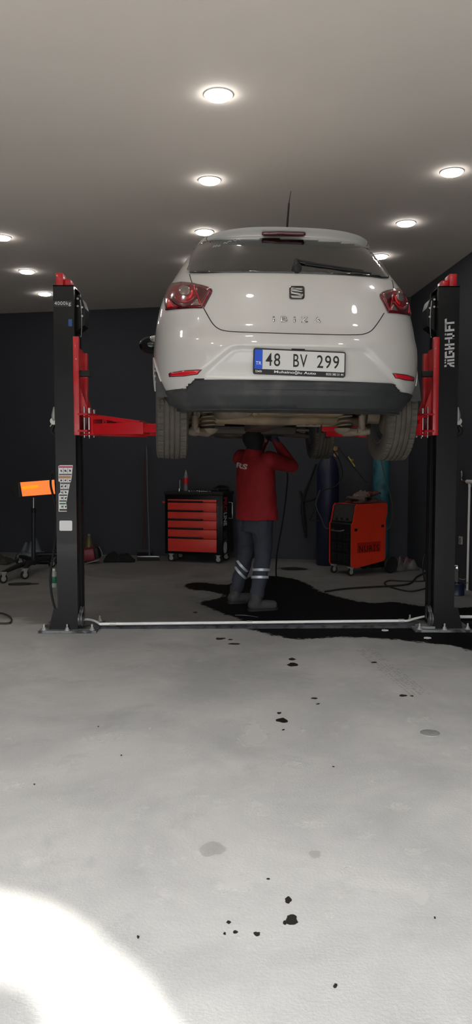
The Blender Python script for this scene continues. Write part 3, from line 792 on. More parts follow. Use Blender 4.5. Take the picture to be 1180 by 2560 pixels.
# panel gaps as fine dark seams
def seam(name, pxs, mir=False, r_=0.0028, k=4, m=M_gap):
    pts = []
    for p in crom([(a, b_, 0) for a, b_ in pxs], k):
        h_ = hit(p.x, p.y)
        if h_: pts.append(h_[0] + h_[1] * 0.0004)
    if mir: pts = [Vector((-p.x, p.y, p.z)) for p in pts]
    b = MB(); b.tube(pts, r_, 6); return b.build(name, m, CAR)
seam('hatch_seam', [(509.5, 771), (520, 790), (531, 808), (545, 821), (565, 827.5), (610, 830.5), (720, 834), (840, 837), (893, 837), (912, 834.5), (928, 827), (941, 812), (950, 799), (960, 783)])
for mir in (False, True):
    seam('hatch_side_seam', [(480.5, 707), (477, 698), (474, 686)], mir)
    seam('spoiler_seam', [(518, 592), (516, 597), (519, 602)], mir, 0.002)
# plate light slot
cast_patch('boot_release', [(729, 871), (762, 872), (762, 875), (729, 874)], M_gap, CAR, 0.003, 4)
# emblem
EM = cast_patch('emblem', rrect(723, 761, 716.5, 748.5, 6), mat('emblem_black', rgb(22, 22, 24), 0.2, coat=0.6), CAR, 0.006, 4)
cast_patch('emblem_mark', [(727, 733), (726.5, 726), (727.5, 722), (731, 720), (753, 721), (757, 723), (757.5, 726), (738, 724.5), (737, 725.5), (757.5, 729.5), (757.5, 732.3), (740, 729.5), (727, 728)][::-1], M_steel, EM, 0.008, 4)
cast_patch('emblem_mark', [(726.5, 730), (740, 731.5), (757.5, 736), (757.5, 742), (756, 745), (752, 746), (731, 745), (727.5, 744), (727, 740), (748, 739.3), (748, 738.2), (727, 735)][::-1], M_steel, EM, 0.008, 4)
# model lettering on the hatch
for s_, cx in zip('IBIZA', (684, 710, 736, 761, 793)):
    w_ = 4.5 if s_ == 'I' else 17
    t_ = fit_text(s_, w_, 13, depth=0)
    for q_ in t_.verts: q_.co = Vector((q_.co.x + cx, -q_.co.y + 799.5 + (cx - 740) * 0.022, 0))
    cast_patch('hatch_letter', None, M_chrome, CAR, 0.007, bm_in=t_)
# number plate
pc, pn = hit(748, 908)
pA, _ = hit(660, 906); pB, _ = hit(840, 911)
xd = (pB - pA); xd.normalize(); zd = Vector((0, 0.10, 1.0))
Mp = frame(pc + Vector((0, -0.012, 0)), xd, zd) ; Mp = Mp @ Matrix.Rotation(R(-0.9), 4, 'Z')
PW, PH = 0.530, 0.146
b = MB(); b.prism(rrect(-PW / 2, PW / 2, -PH / 2, PH / 2, 0.012), -0.012, 0.004, Mp)
PL = b.build('plate_holder', mat('plate_holder_black', rgb(26, 26, 27), 0.4), CAR, smooth=30)
b = MB(); b.prism(rrect(-0.258, 0.258, -0.045, 0.066, 0.006), 0.003, 0.0055, Mp); NP = b.build('number_plate', mat('plate_white', rgb(206, 206, 204), 0.4), PL, smooth=30)
b = MB(); b.prism(rrect(-0.258, -0.213, -0.045, 0.066, 0.004), 0.005, 0.0062, Mp); b.build('blue_band', mat('plate_blue', rgb(20, 80, 200), 0.4), NP, smooth=30)
M_char = mat('plate_characters', rgb(22, 22, 22), 0.5)
for s_, cx, w_ in (('48', -0.1535, 0.083), ('BV', 0.003, 0.080), ('299', 0.163, 0.128)):
    lettering('plate_lettering', s_, w_, 0.074, Mp @ Matrix.Translation((cx, 0.011, 0.0062)), M_char, NP, off=0.006, spacing=1.15, depth=0.0006)
lettering('country_lettering', 'TR', 0.032, 0.019, Mp @ Matrix.Translation((-0.235, -0.012, 0.0068)), M_label, NP, depth=0.0005)
lettering('holder_lettering', 'Muhsinoğlu Auto', 0.24, 0.020, Mp @ Matrix.Translation((-0.025, -0.0585, 0.0045)), M_label, PL, off=0.012, depth=0.0005)
lettering('holder_lettering', 'İZMİR', 0.038, 0.013, Mp @ Matrix.Translation((-0.233, -0.057, 0.0045)), M_label, PL, off=0.01, depth=0.0005)
lettering('holder_lettering', '0232 282 21 44', 0.10, 0.012, Mp @ Matrix.Translation((0.203, -0.0585, 0.0045)), M_label, PL, off=0.012, depth=0.0005)
# antenna
ha = BODY_BVH.ray_cast(Vector((0, 0.62, 2)), Vector((0, 0, -1)))[0]
b = MB(); b.ell(ha + Vector((0, 0, 0.004)), (0.022, 0.035, 0.012)); b.tube([ha, ha + Vector((0, -0.03, 0.06)), ha + Vector((0.0, -0.085, 0.17))], [0.008, 0.007, 0.006], 8)
b.tube([ha + Vector((0.0, -0.085, 0.17)), ha + Vector((0.006, -0.115, 0.235))], [0.003, 0.0015], 6)
b.build('roof_antenna', M_rub, CAR)
# wiper
w0, wn = hit(741, 677); 
b = MB(); b.ell(w0 + wn * 0.02, (0.03, 0.02, 0.03)); pts = []
for u, v in ((741, 674), (738, 657), (752, 660), (800, 668), (860, 677), (905, 684)):
    h_ = hit(u, v); pts.append(h_[0] + h_[1] * 0.022)
b.tube([pts[0], pts[1]], [0.016, 0.010], 8); b.tube(pts[1:], [0.010, 0.007, 0.005, 0.004, 0.003], 8)
WP = b.build('rear_wiper', M_rub, CAR)
pts = []
for u, v in ((762, 664), (820, 672), (880, 681), (925, 688)):
    h_ = hit(u, v); pts.append(h_[0] + h_[1] * 0.012)
b = MB(); b.tube(pts, 0.0055, 6); b.build('wiper_blade', M_rub, WP)
# chalk scribble on the glass
M_chalk = mat('white_marker', rgb(200, 205, 200), 0.9)
for pp in ([(534, 622), (537, 618), (541, 620), (543, 617), (548, 619), (552, 616)], [(560, 613), (564, 610), (568, 612), (573, 607), (580, 607)], [(584, 604), (590, 606), (594, 602), (601, 604)]):
    pts = [hit(*p)[0] + hit(*p)[1] * 0.0105 for p in pp]
    b = MB(); b.tube(pts, 0.0014, 5, smooth=True); b.build('marker_scribble', M_chalk, pane)
# mirrors
for s in (-1, 1):
    b = MB(); c = Vector((s * 0.90, 2.42, 0.98))
    b.ell(c, (0.105, 0.055, 0.075)); b.tube([c + Vector((-s * 0.05, 0, -0.02)), Vector((s * 0.76, 2.50, 0.94))], [0.03, 0.04], 10)
    mo = b.build('door_mirror', M_frit, CAR)
    b = MB(); b.lathe([(0.001, 0), (0.062, 0), (0.064, -0.004)], 24, Matrix.Translation(c + Vector((0, -0.052, 0))) @ Matrix.Diagonal((1.35, 1, 0.9, 1)) @ Matrix.Rotation(PI / 2, 4, 'X')); b.build('mirror_glass', M_frit, mo)
    b = MB(); c2 = Vector((s * 0.835, 1.35, 0.87)); b.tube([c2 + Vector((0, -0.09, 0)), c2 + Vector((s * 0.035, -0.05, 0)), c2 + Vector((s * 0.035, 0.05, 0)), c2 + Vector((0, 0.09, 0))], 0.012, 8, smooth=True); b.build('door_handle', M_paint, CAR)
# interior
b = MB(); b.box(-0.62, 0.62, 0.42, 0.95, 0.98, 1.0, 0.005); b.build('parcel_shelf', M_interior, CAR)
b = MB(); b.box(-0.60, 0.60, 0.95, 1.08, 0.55, 1.06, 0.04); b.build('rear_seat', M_interior, CAR)
for x in (-0.36, 0.36):
    b = MB(); b.box(x - 0.13, x + 0.13, 0.97, 1.07, 1.05, 1.19, 0.035); b.build('head_restraint', M_interior, CAR)
    b = MB(); b.box(x - 0.24, x + 0.24, 1.95, 2.08, 0.5, 1.10, 0.05); b.box(x - 0.13, x + 0.13, 1.97, 2.06, 1.09, 1.24, 0.035); b.build('front_seat', M_interior, CAR)
b = MB(); b.box(-0.68, 0.68, 2.65, 2.85, 0.75, 0.98, 0.04); b.build('dashboard', M_interior, CAR)
# wheels: x axis is the axle
def tyre_bm(b, n=180):
    R0, Wd = 0.30, 0.098
    prof = []
    tread = [(-.078, 0), (-.053, 0), (-.052, -.008), (-.045, -.008), (-.044, 0), (-.020, 0), (-.019, -.008), (-.011, -.008), (-.010, 0), (.010, 0), (.011, -.008), (.019, -.008), (.020, 0), (.044, 0), (.045, -.008), (.052, -.008), (.053, 0), (.078, 0)]
    side = [(.088, -.004), (.094, -.012), (.099, -.030), (.102, -.055), (.099, -.080), (.090, -.105), (.082, -.112)]
    for x, d in reversed(side): prof.append((R0 + d, -x))
    k0 = len(prof)
    for x, d in tread: prof.append((R0 + d - 1.2 * x * x, x))
    k1 = len(prof)
    for x, d in side: prof.append((R0 + d, x))
    prof += [(0.180, 0.06), (0.180, -0.06)]
    outer = set(list(range(k0 - 2, k0 + 2)) + list(range(k1 - 2, k1 + 2)))
    def jit(j, k):
        if j in outer and k % 4 == 0: return -0.006
        if k0 + 4 < j < k1 - 5 and (k + j * 2) % 6 == 0: return -0.0025
        return 0
    b.lathe(prof, n, Matrix.Rotation(PI / 2, 4, 'Y'), closed=True, jitter=jit)
TYRE_BM = None
def make_wheel():
    b = MB(); Rx = Matrix.Rotation(PI / 2, 4, 'Y')
    # rim barrel + spokes, outer face at +x
    b.lathe([(0.188, -0.085), (0.178, -0.07), (0.165, -0.05), (0.165, 0.05), (0.178, 0.07), (0.188, 0.085), (0.182, 0.085), (0.160, 0.06), (0.158, -0.06), (0.180, -0.085)], 48, Rx, closed=True)
    for k in range(7):
        a = 2 * PI * k / 7; M = Matrix.Rotation(a, 4, 'X')
        b.box(0.045, 0.068, -0.018, 0.018, 0.03, 0.168, 0.004, M=M)
    b.lathe([(0.001, 0.03), (0.05, 0.03), (0.06, 0.045), (0.05, 0.075), (0.001, 0.08)], 24, Rx)
    w = b.build('wheel', mat('wheel_silver', rgb(140, 140, 142), 0.35, 0.7), CAR)
    b = MB(); tyre_bm(b); b.build('tyre', M_tyre, w, smooth=30)
    b = MB(); b.lathe([(0.001, -0.05), (0.12, -0.05), (0.125, -0.045), (0.125, 0.0), (0.001, 0.0)], 32, Rx)
    b.build('brake_drum', M_axle, w)
    return w
w0_ = make_wheel()
for i, (x, y, z, s) in enumerate(((0.725, WH[0][0], WH[0][1], 1), (-0.725, WH[0][0], WH[0][1], -1), (0.73, WH[1][0], 0.32, 1), (-0.73, WH[1][0], 0.32, -1))):
    w_ = w0_ if i == 0 else copy_tree(w0_, CAR)
    w_.location = (x, y, z); w_.rotation_euler = (0, R(0) if s > 0 else 0, 0 if s > 0 else PI)
# ---- running gear under the rear
def U(u, v, yl):
    """car-space point on a plane y=yl where it shows at pixel (u,v)"""
    o = MI @ CAM; d = MI.to_3x3() @ ray(u, v); return o + d * ((yl - o.y) / d.y)
yA = 0.78
# twist beam
pts = [U(470, 1052, yA), U(520, 1050, yA), U(560, 1046, yA - .03), U(640, 1048, yA - .05), U(720, 1048, yA - .05), U(800, 1048, yA - .03), U(860, 1054, yA), U(915, 1058, yA)]
b = MB(); b.tube(pts, [0.030, 0.034, 0.038, 0.040, 0.040, 0.038, 0.034, 0.030], 14, smooth=True); b.build('axle_beam', M_tank, CAR)
# trailing arms and shock absorbers
for (u0, ub) in ((487, 500), (905, 885)):
    s = -1 if u0 < 600 else 1
    top = U(u0, 1005, 0.62); bot = U(u0, 1074, 0.62)
    b = MB(); b.cyl(top + Vector((0, 0, 0.05)), bot.lerp(top, 0.45), 0.013, n=12); b.cyl(bot.lerp(top, 0.5), bot, 0.022, n=16); b.cyl(bot + Vector((-0.03, 0, -0.005)), bot + Vector((0.03, 0, -0.005)), 0.022, n=12)
    b.build('shock_absorber', M_axle, CAR)
    # arm
    c = U(u0, 1079, 0.62); e = Vector((s * 0.56, 1.15, 0.27))
    b = MB(); b.tube([c + Vector((s * 0.05, -0.02, 0)), c + Vector((0, 0.02, 0)), Vector((s * 0.58, 0.80, c.z + 0.03)), Vector((s * 0.56, 1.2, 0.33))], [0.018, 0.03, 0.034, 0.03], 10, smooth=True)
    sp = Vector((c.x - s * 0.09, 0.74, c.z + 0.012)); b.lathe([(0.001, -0.028), (0.03, -0.026), (0.062, -0.008), (0.070, 0.012), (0.066, 0.012), (0.03, -0.010), (0.001, -0.012)], 24, Matrix.Translation(sp))
    b.tube([c, sp + Vector((0, 0, -0.012))], [0.022, 0.03], 8)
    b.build('trailing_arm', M_axle, CAR)
    b = MB(); pts = [sp + Vector((0.048 * math.cos(t * 0.5), 0.048 * math.sin(t * 0.5), 0.015 + t * 0.0022)) for t in range(0, 60)]
    b.tube(pts, 0.0065, 8); b.build('coil_spring', M_axle, CAR)
    b = MB(); b.cyl(Vector((s * 0.56, 0.70, 0.296)), Vector((s * 0.64, 0.70, 0.296)), 0.055, n=20); b.tube([Vector((s * 0.57, 0.70, 0.29)), Vector((s * 0.57, 0.9, 0.28))], 0.03, 8); b.build('hub_carrier', M_axle, CAR)
# silencer, tail pipe
b = MB(); s0 = U(545, 1027, 0.45); s1 = U(601, 1024, 0.45)
mc = (s0 + s1) / 2
b.lathe([(0.001, -0.20), (0.07, -0.20), (0.078, -0.19), (0.078, 0.20), (0.07, 0.21), (0.001, 0.21)], 28, Matrix.Translation(mc + Vector((0.02, 0.16, 0.02))) @ Matrix.Rotation(R(20), 4, 'Z') @ Matrix.Rotation(PI / 2, 4, 'X') @ Matrix.Diagonal((1, 0.85, 1, 1)))
SIL = b.build('silencer', M_axle, CAR)
b = MB(); tpp = U(592, 1014, 0.30); b.tube([mc + Vector((0.06, 0.1, 0.0)), tpp + Vector((0, 0.06, 0)), tpp, tpp + Vector((0.02, -0.06, -0.012))], 0.019, 14, smooth=True, cap=False)
o = b.build('tail_pipe', M_under, SIL); md = o.modifiers.new('t', 'SOLIDIFY'); md.thickness = 0.002
b = MB(); b.tube([mc + Vector((0.05, 0.35, 0.0)), U(660, 1022, 0.9), U(665, 1040, 1.3), U(668, 1050, 2.2), (0.0, 3.0, 0.30)], 0.022, 12, smooth=True); b.build('exhaust_pipe', M_axle, CAR)
b = MB(); c = U(640, 1028, 0.5); b.tube([c + Vector((-0.03, 0, 0.01)), c + Vector((0.0, 0.02, -0.006)), c + Vector((0.045, 0.04, 0.0))], [0.018, 0.028, 0.02], 10, smooth=True); b.build('exhaust_hanger', M_tank, CAR)
# spare-wheel well / tank in beige wax
b = MB()
ta = U(640, 1018, 0.52); tb = U(858, 1020, 0.52)
vsT = []
zA = U(700, 1034, 0.62).z
b.box(ta.x, tb.x, 0.44, 0.74, U(700, 1040, 0.55).z, 0.365, 0.03, seg=3)
b.build('spare_wheel_well', M_tank, CAR)
b = MB(); b.box(-0.52, 0.52, 0.95, 1.5, 0.265, 0.36, 0.04, seg=3); b.build('fuel_tank', M_under, CAR)
b = MB(); b.box(-0.04 + U(660, 1060, 1.2).x, 0.16 + U(660, 1060, 1.2).x, 1.0, 2.3, 0.24, 0.34, 0.02); b.build('heat_shield', mat('dull_aluminium', rgb(96, 90, 84), 0.5, 0.6, bump=0.3), CAR)
# perforated cross member with dark openings
for (ua, ub, vv, holes) in ((742, 802, 1061, (750, 768, 786)), (515, 562, 1058, (526,)), (806, 850, 1060, (824,))):
    pa, pb = U(ua, vv - 5, 0.86), U(ub, vv + 6, 0.86)
    b = MB(); b.box(min(pa.x, pb.x), max(pa.x, pb.x), 0.86, 0.90, pb.z, pa.z, 0.003); cm = b.build('cross_member', M_axle, CAR)
    for hx in holes:
        p = U(hx, vv, 0.856); b = MB(); b.box(p.x - 0.013, p.x + 0.013, 0.855, 0.862, p.z - 0.006, p.z + 0.009, 0.001); b.build('opening', M_gap, cm)
b = MB(); p = U(862, 1028, 0.5); b.lathe([(0.001, -0.008), (0.034, -0.004), (0.036, 0.004), (0.001, 0.008)], 20, Matrix.Translation(p)); b.build('body_plug', M_tank, CAR)
# front subframe and sump, drive shaft (seen small and dark between the rear parts)
b = MB(); b.box(-0.45, 0.45, 2.85, 3.3, 0.24, 0.32, 0.03); b.box(-0.30, 0.20, 3.0, 3.5, 0.22, 0.36, 0.04); b.build('engine_subframe', M_under, CAR)
b = MB(); b.tube([(-0.62, 3.17, 0.30), (0.62, 3.17, 0.30)], 0.015, 10); b.build('drive_shaft', M_axle, CAR)
for s in (-1, 1):
    b = MB(); b.tube([(s * 0.35, 3.1, 0.27), (s * 0.62, 3.17, 0.24)], [0.04, 0.02], 8); b.build('wishbone', M_under, CAR)
    b = MB(); b.box(s * 0.72 - 0.03, s * 0.72 + 0.03, 1.1, 2.8, 0.265, 0.30, 0.006); b.build('sill', M_paint, CAR)
# lift arms reach the sills
def carw(x, y): 
    p = MW @ Vector((x, y, 0.3)); return (p.x, p.y, 0)
make_arm(pl_, TL, piL, -dL + 0.045, (-0.40, 6.02, 0), zb_, zc_)
make_arm(pl_, TL, piL, dL - 0.045, carw(-0.70, 2.65), zb_, zc_)
make_arm(pr_, TR, piR, -dR + 0.045, (P(800, 1085, 5.92).x, 5.92, 0), zb_, zc_)
make_arm(pr_, TR, piR, dR - 0.045, carw(0.70, 2.65), zb_, zc_)

# ---- stickers on the posts
Yf = YL - 0.0005
def on_post(root, u, v, Y=None):
    p = P(u, v, (Y or YL) - 0.002); return p - root.location
def sheet(name, poly, m, root, Y, h=0.0006, lvl=0.0, label=None, parent=None):
    pts = [P(u, v, Y - lvl) - root.location for u, v in poly]
    b = MB(); n = len(pts); bk = [p + Vector((0, h, 0)) for p in pts]
    b.add(pts + bk, [tuple(range(n)), tuple(range(n, 2 * n))[::-1]] + [(i, n + i, n + (i + 1) % n, (i + 1) % n) for i in range(n)])
    return b.build(name, m, parent or root, smooth=None, label=label)
LY = YL - 0.0008
lab = sheet('capacity_label', rrect(133, 180, 752, 767, 4), M_ink, pl_, LY)
Mt = Matrix.Translation(on_post(pl_, 156.5, 759.5) + Vector((0, 0.0008, 0))) @ Matrix.Rotation(PI / 2, 4, 'X')
lettering('label_lettering', '4000kg', 40 / FPX * YL, 11.5 / FPX * YL, Mt, M_label, pl_, off=0.0, spacing=1.15, depth=0.0006)
sheet('blue_sticker', [(171, 798), (180, 798), (180, 816), (171, 815)], mat('sticker_blue', rgb(38, 84, 150), 0.5), pl_, LY)
sheet('blank_label', rrect(148.5, 180.5, 1301.5, 1327, 3), M_label, pl_, LY, label='blank white rounded label')
# torn pictogram sticker
stk = sheet('pictogram_sticker', [(146, 1165), (150, 1163), (182, 1163), (180, 1185), (178, 1202), (175, 1208), (172, 1225), (169, 1240), (167, 1252), (165, 1258), (167, 1264), (167, 1279), (146.5, 1279), (146.5, 1235), (151, 1231), (150, 1205), (146, 1203)], M_label, pl_, LY, label='torn white safety pictogram sticker')
cP = mat('sticker_pink', rgb(196, 60, 96), 0.5); cO = mat('sticker_orange', rgb(190, 140, 90), 0.5); cG = mat('sticker_green', rgb(20, 100, 62), 0.5); cT = mat('sticker_text_grey', rgb(96, 94, 92), 0.6)
def sk(poly, m, lv=0.0008): return sheet('sticker_print', poly, m, pl_, LY, 0.0004, lv, parent=stk)
def rc(a, b_, c, d): return [(a, c), (b_, c), (b_, d), (a, d)]
sk(rc(147, 181, 1165.5, 1169.5), cP); sk(rc(147.5, 179, 1184.5, 1188), cT); sk([(146.5, 1190), (177.5, 1190), (177, 1196), (146.5, 1196)], cO); sk(rc(151, 176, 1206, 1210.5), cT)
sk(rc(151, 172, 1222, 1225.5), cT); sk(rc(148, 168, 1236.5, 1239.5), M_ink); sk(rc(148, 166, 1250.5, 1254.5), cT); sk(rc(148.5, 164.5, 1257.5, 1261), cG); sk(rc(148.5, 167, 1272.5, 1277), M_ink)
for y0_, y1_ in ((1170, 1184), (1197, 1205), (1211.5, 1221), (1226.5, 1235.5), (1240.5, 1249.5), (1262, 1271.5)):
    for xx in (158.5, 169.5):
        if xx > 165 and y0_ > 1220: continue
        sk(rc(xx - 0.5, xx + 0.4, y0_, y1_), cT)
    for xx in ((153, 164, 175) if y0_ < 1200 else (155, 164)):
        cy = (y0_ + y1_) / 2
        pg = [(xx + 3.2 * math.cos(t) * random.uniform(0.35, 1.15), cy + min(3.6, (y1_ - y0_) * 0.36) * math.sin(t) * random.uniform(0.35, 1.1)) for t in [2 * PI * i / 10 for i in range(10)]]
        sk(pg, M_ink if y0_ < 1262 or xx > 160 else cG, 0.0012)
# HIGH-LIFT lettering (reads upwards), built from strokes
RYY = YL + 0.03 - 0.001
def hl(x0, x1, y0, y1, cut=0):
    # x across the word height (1112..1136), y along the column in photo pixels
    s_ = cut
    return [(x0, y0 + s_), (x1, y0), (x1, y1), (x0, y1 + s_)]
HLp = []
def st(a, b_, c, d, k=0.0): HLp.append([(a, c + k), (b_, c), (b_, d), (a, d + k)])
# column x: left edge 1111 is the top of letters, right edge 1136 their foot
# T
st(1112, 1117, 796, 820, 2); st(1112, 1136, 804, 809, 2)
# F
st(1112, 1136, 822, 827.5, 2); st(1112, 1117, 808, 826, 2); st(1121, 1126, 813, 826, 2)
# I/L ligature U-shape
st(1117, 1136, 832, 837, 2); st(1112, 1115, 833, 838, 1); st(1131, 1136, 832, 846, 1); st(1112, 1136, 842, 847, 2)
# dash
st(1121, 1124.5, 848.5, 857, 0.5)
# H
st(1112, 1136, 858, 863, 2); st(1112, 1136, 868, 873, 2); st(1121, 1126, 862, 870, 1)
# G
st(1112, 1136, 889, 894, 2); st(1112, 1117, 878, 892, 2); st(1131, 1136, 876, 892, 1); st(1122, 1136, 876, 881, 1); st(1122, 1126, 880, 885, 0.5)
# I
st(1118, 1136, 897, 902, 2); st(1111.5, 1115, 898, 902, 1)
# H with curved leg
st(1118, 1136, 905, 909, 2); HLp.append([(1121, 907), (1126, 907), (1129, 912), (1136, 913), (1136, 918), (1126, 916), (1122, 911)]); st(1111, 1116.5, 912, 917, 1); st(1111.5, 1115, 904, 908, 1)
b = MB()
for pg in HLp:
    pts = [P(u, v, RYY) - pr_.location for u, v in pg]; n = len(pts); bk = [p + Vector((0, 0.0008, 0)) for p in pts]
    b.add(pts + bk, [tuple(range(n)), tuple(range(n, 2 * n))[::-1]] + [(i, n + i, n + (i + 1) % n, (i + 1) % n) for i in range(n)])
b.build('brand_lettering', mat('lettering_white', rgb(214, 214, 216), 0.5), pr_, smooth=None, label='white vertical lettering HIGH-LIFT')
# ---------------------------------------------------------------- ceiling downlights
M_led = mat('led_disc', rgb(255, 255, 255), 0.5, emit=(1.0, 0.97, 0.93, 1), estr=LED)
def downlight(p, r, label, group='round recessed ceiling downlights'):
    root = empty('ceiling_downlight', (p.x, p.y, HC), label=label, cat='ceiling light', group=group)
    b = MB(); b.lathe([(r * 0.93, -0.004), (r * 1.08, -0.006), (r * 1.16, -0.001), (r * 1.16, 0.0)], 40); b.build('trim_ring', M_white, root)
    b = MB(); b.lathe([(0.001, -0.022), (r * 0.85, -0.021), (r * 0.93, -0.016), (r * 0.95, -0.004)], 40); b.build('diffuser', M_led, root)
    return root
LR = 0.083
for u, v, t in ((546, 236, 'biggest and highest in the photo, above the open floor'), (524, 450, 'just above and left of the car aerial'), (511, 579, 'at the roof edge of the white car, left side'),
                (1130, 429, 'nearest the right edge of the photo'), (1015, 557, 'middle one of the right-hand row'), (950, 640, 'partly hidden by the right edge of the car'),
                (5, 593, 'cut by the left edge of the photo'), (67, 678, 'middle one of the left-hand row'), (112, 734, 'just left of the 4000kg post top')):
    downlight(F(u, v, HC), LR, 'round white glowing ceiling downlight ' + t)
for x, y in ((-0.02, 3.4), (0.06, 2.0), (0.12, 0.6), (1.80, 4.7), (1.88, 3.4), (1.95, 2.1), (2.0, 0.8), (-2.28, 6.4), (-2.2, 5.0), (-2.1, 3.6), (-2.0, 2.2), (-2.0, 0.8), (-0.45, 9.0), (-0.5, 10.3), (1.45, 9.8)):
    downlight(Vector((x, y, HC)), LR, 'round white ceiling downlight not seen in the photo, beyond its frame or behind the car')

# ---------------------------------------------------------------- toolbox trolley
TBz = 0.0
ta_, tb_ = F(415, 1412), F(556, 1418)
tdir = Vector((math.cos(R(17)), -math.sin(R(17)), 0)); tn = Vector((-tdir.y * -1, 0, 0))
TB = empty('tool_trolley', F(556, 1410), label='black rolling tool trolley with red drawers and PRO LINE lettering on its side', cat='tool chest')
TW, TD = 0.86, 0.50
Mt_ = frame((0, 0, 0), tdir, Vector((math.sin(R(17)), math.cos(R(17)), 0)))   # x right, y back
z0, z1 = 0.115, (1160 - 1240) / FPX * 10.4 + CAMH
b = MB(); b.box(-TW, 0, 0.02, TD, z0, z1, 0.012, M=Mt_); b.build('cabinet', M_black, TB)
b = MB(); b.box(-TW - 0.005, 0.012, 0.0, TD + 0.01, z1 - 0.03, z1 + 0.02, 0.012, M=Mt_); b.build('top_tray', M_rub, TB)
hT = z1 - 0.085; hB = z0 + 0.035; rows = [0.20, 0.36, 0.53, 0.70, 0.86]
M_draw = mat('drawer_red', rgb(226, 62, 50), 0.4, vary=0.06)
tot = hT - hB; edges_ = [0, 0.045 + 0.005, 0.215, 0.375, 0.545, 0.715, 1.0]
ysd = [(0.0, 0.168), (0.175, 0.335), (0.342, 0.500), (0.507, 0.665), (0.672, 0.735), (0.0, 0)]
seq = [0.0, 0.168, 0.336, 0.504, 0.672, 0.74, 1.0]
bounds = [(0.0, 0.06), (0.06, 0.235), (0.235, 0.40), (0.40, 0.57), (0.57, 0.745), (0.745, 1.0)]
for a, c in bounds:
    za, zb2 = hT - tot * a - 0.004, hT - tot * c + 0.004
    b = MB(); b.box(-TW + 0.055, -0.085, -0.004, 0.022, zb2, za, 0.003, M=Mt_); dr = b.build('drawer', M_draw, TB)
    if c < 1.0:
        b = MB(); b.box(-TW + 0.06, -0.28, -0.016, 0.0, zb2 - 0.002, zb2 + 0.020, 0.004, M=Mt_); b.build('drawer_handle', M_rub, dr)
# side panel graphics
Ms = Mt_ @ Matrix.Translation((0.0005, 0.13, 0)) @ Matrix.Rotation(PI / 2, 4, 'Z') @ Matrix.Rotation(PI / 2, 4, 'X')
def side_text(s_, zc_t, w_, h_, m_, y_=0.0):
    lettering('side_lettering', s_, w_, h_, Ms @ Matrix.Translation((y_, zc_t, 0)) @ Matrix.Rotation(-PI / 2, 4, 'Z'), m_, TB, off=0.02, depth=0.001)
side_text('PRO', z1 - 0.16, 0.20, 0.16, mat('print_red', rgb(190, 40, 44), 0.5)); side_text('LINE', z1 - 0.36, 0.18, 0.14, mat('print_white', rgb(235, 235, 235), 0.5)); side_text('SET', z1 - 0.61, 0.17, 0.14, mat('print_grey', rgb(70, 70, 72), 0.6))
b = MB(); b.prism(rrect(-0.075, 0.075, -0.08, 0.08, 0.06), 0, 0.001, Ms @ Matrix.Translation((0, z0 + 0.10, 0))); b.build('badge', mat('badge_grey', rgb(200, 200, 198), 0.5), TB, smooth=None)
b = MB(); b.tube([Mt_ @ Vector((0.0, 0.30, z1 - 0.14)), Mt_ @ Vector((0.05, 0.30, z1 - 0.14)), Mt_ @ Vector((0.05, 0.30, z1 - 0.36)), Mt_ @ Vector((0.0, 0.30, z1 - 0.36))], 0.012, 8); b.build('push_handle', M_steel, TB)
def caster(root, M, x, y, r=0.045, htop=0.115, name='caster'):
    b = MB(); 
    for s in (-1, 1): b.prism([(-0.03, htop - 0.01), (0.03, htop - 0.01), (0.008, r - 0.008), (-0.010, r - 0.008)], s * 0.018 - 0.002, s * 0.018 + 0.002, M @ Matrix.Translation((x, y, 0)) @ Matrix.Rotation(PI / 2, 4, 'X'))
    b.box(x - 0.035, x + 0.035, y - 0.03, y + 0.03, htop - 0.012, htop, 0.002, M=M); b.cyl(M @ Vector((x, y - 0.025, r)), M @ Vector((x, y + 0.025, r)), 0.009, n=12)
    c = b.build(name, M_zinc, root)
    b = MB(); b.lathe([(0.012, -0.012), (r * 0.6, -0.013), (r * 0.75, -0.014), (r, -0.010), (r, 0.010), (r * 0.75, 0.014), (0.012, 0.012)], 24, M @ Matrix.Translation((x, y, r)) @ Matrix.Rotation(PI / 2, 4, 'X')); b.build('wheel', M_rub, c)
    b = MB(); b.lathe([(0.001, -0.016), (r * 0.62, -0.0145), (r * 0.62, 0.0145), (0.001, 0.016)], 20, M @ Matrix.Translation((x, y, r)) @ Matrix.Rotation(PI / 2, 4, 'X')); b.build('hub', M_zinc, c)
    return c
for x, y in ((-0.08, 0.07), (-TW + 0.08, 0.07), (-0.08, TD - 0.07), (-TW + 0.08, TD - 0.07)): caster(TB, Mt_, x, y, 0.05, 0.118)
TBM = Matrix.Translation(TB.location) @ Mt_
b = MB(); b.box(-TW - 0.07, -TW - 0.0, 0.1, 0.13, z1 - 0.15, z1 - 0.125, 0.004, M=Mt_); b.build('side_hook', M_draw, TB)
# things on the trolley
ztop = z1 + 0.02
def on_tb(x, y): return TBM @ Vector((x, y, ztop))
b = MB(); p = on_tb(-0.60, 0.18)
root = empty('spray_bottle', p, label='clear bottle with a red band and pointed cap on the tool trolley', cat='bottle')
b = MB(); b.lathe([(0.001, 0), (0.034, 0.002), (0.036, 0.02), (0.034, 0.09), (0.036, 0.19), (0.028, 0.22), (0.014, 0.235), (0.012, 0.24)], 20); b.build('bottle_body', mat('cloudy_plastic', rgb(110, 108, 108), 0.3), root)
b = MB(); b.lathe([(0.0365, 0.10), (0.038, 0.11), (0.038, 0.185), (0.037, 0.19)], 20); b.build('label_band', mat('band_red', rgb(200, 24, 36), 0.4), root)
b = MB(); b.lathe([(0.020, 0.225), (0.021, 0.25), (0.012, 0.27), (0.004, 0.30), (0.001, 0.30)], 16); b.build('cap', mat('cap_grey', rgb(150, 150, 150), 0.4), root)
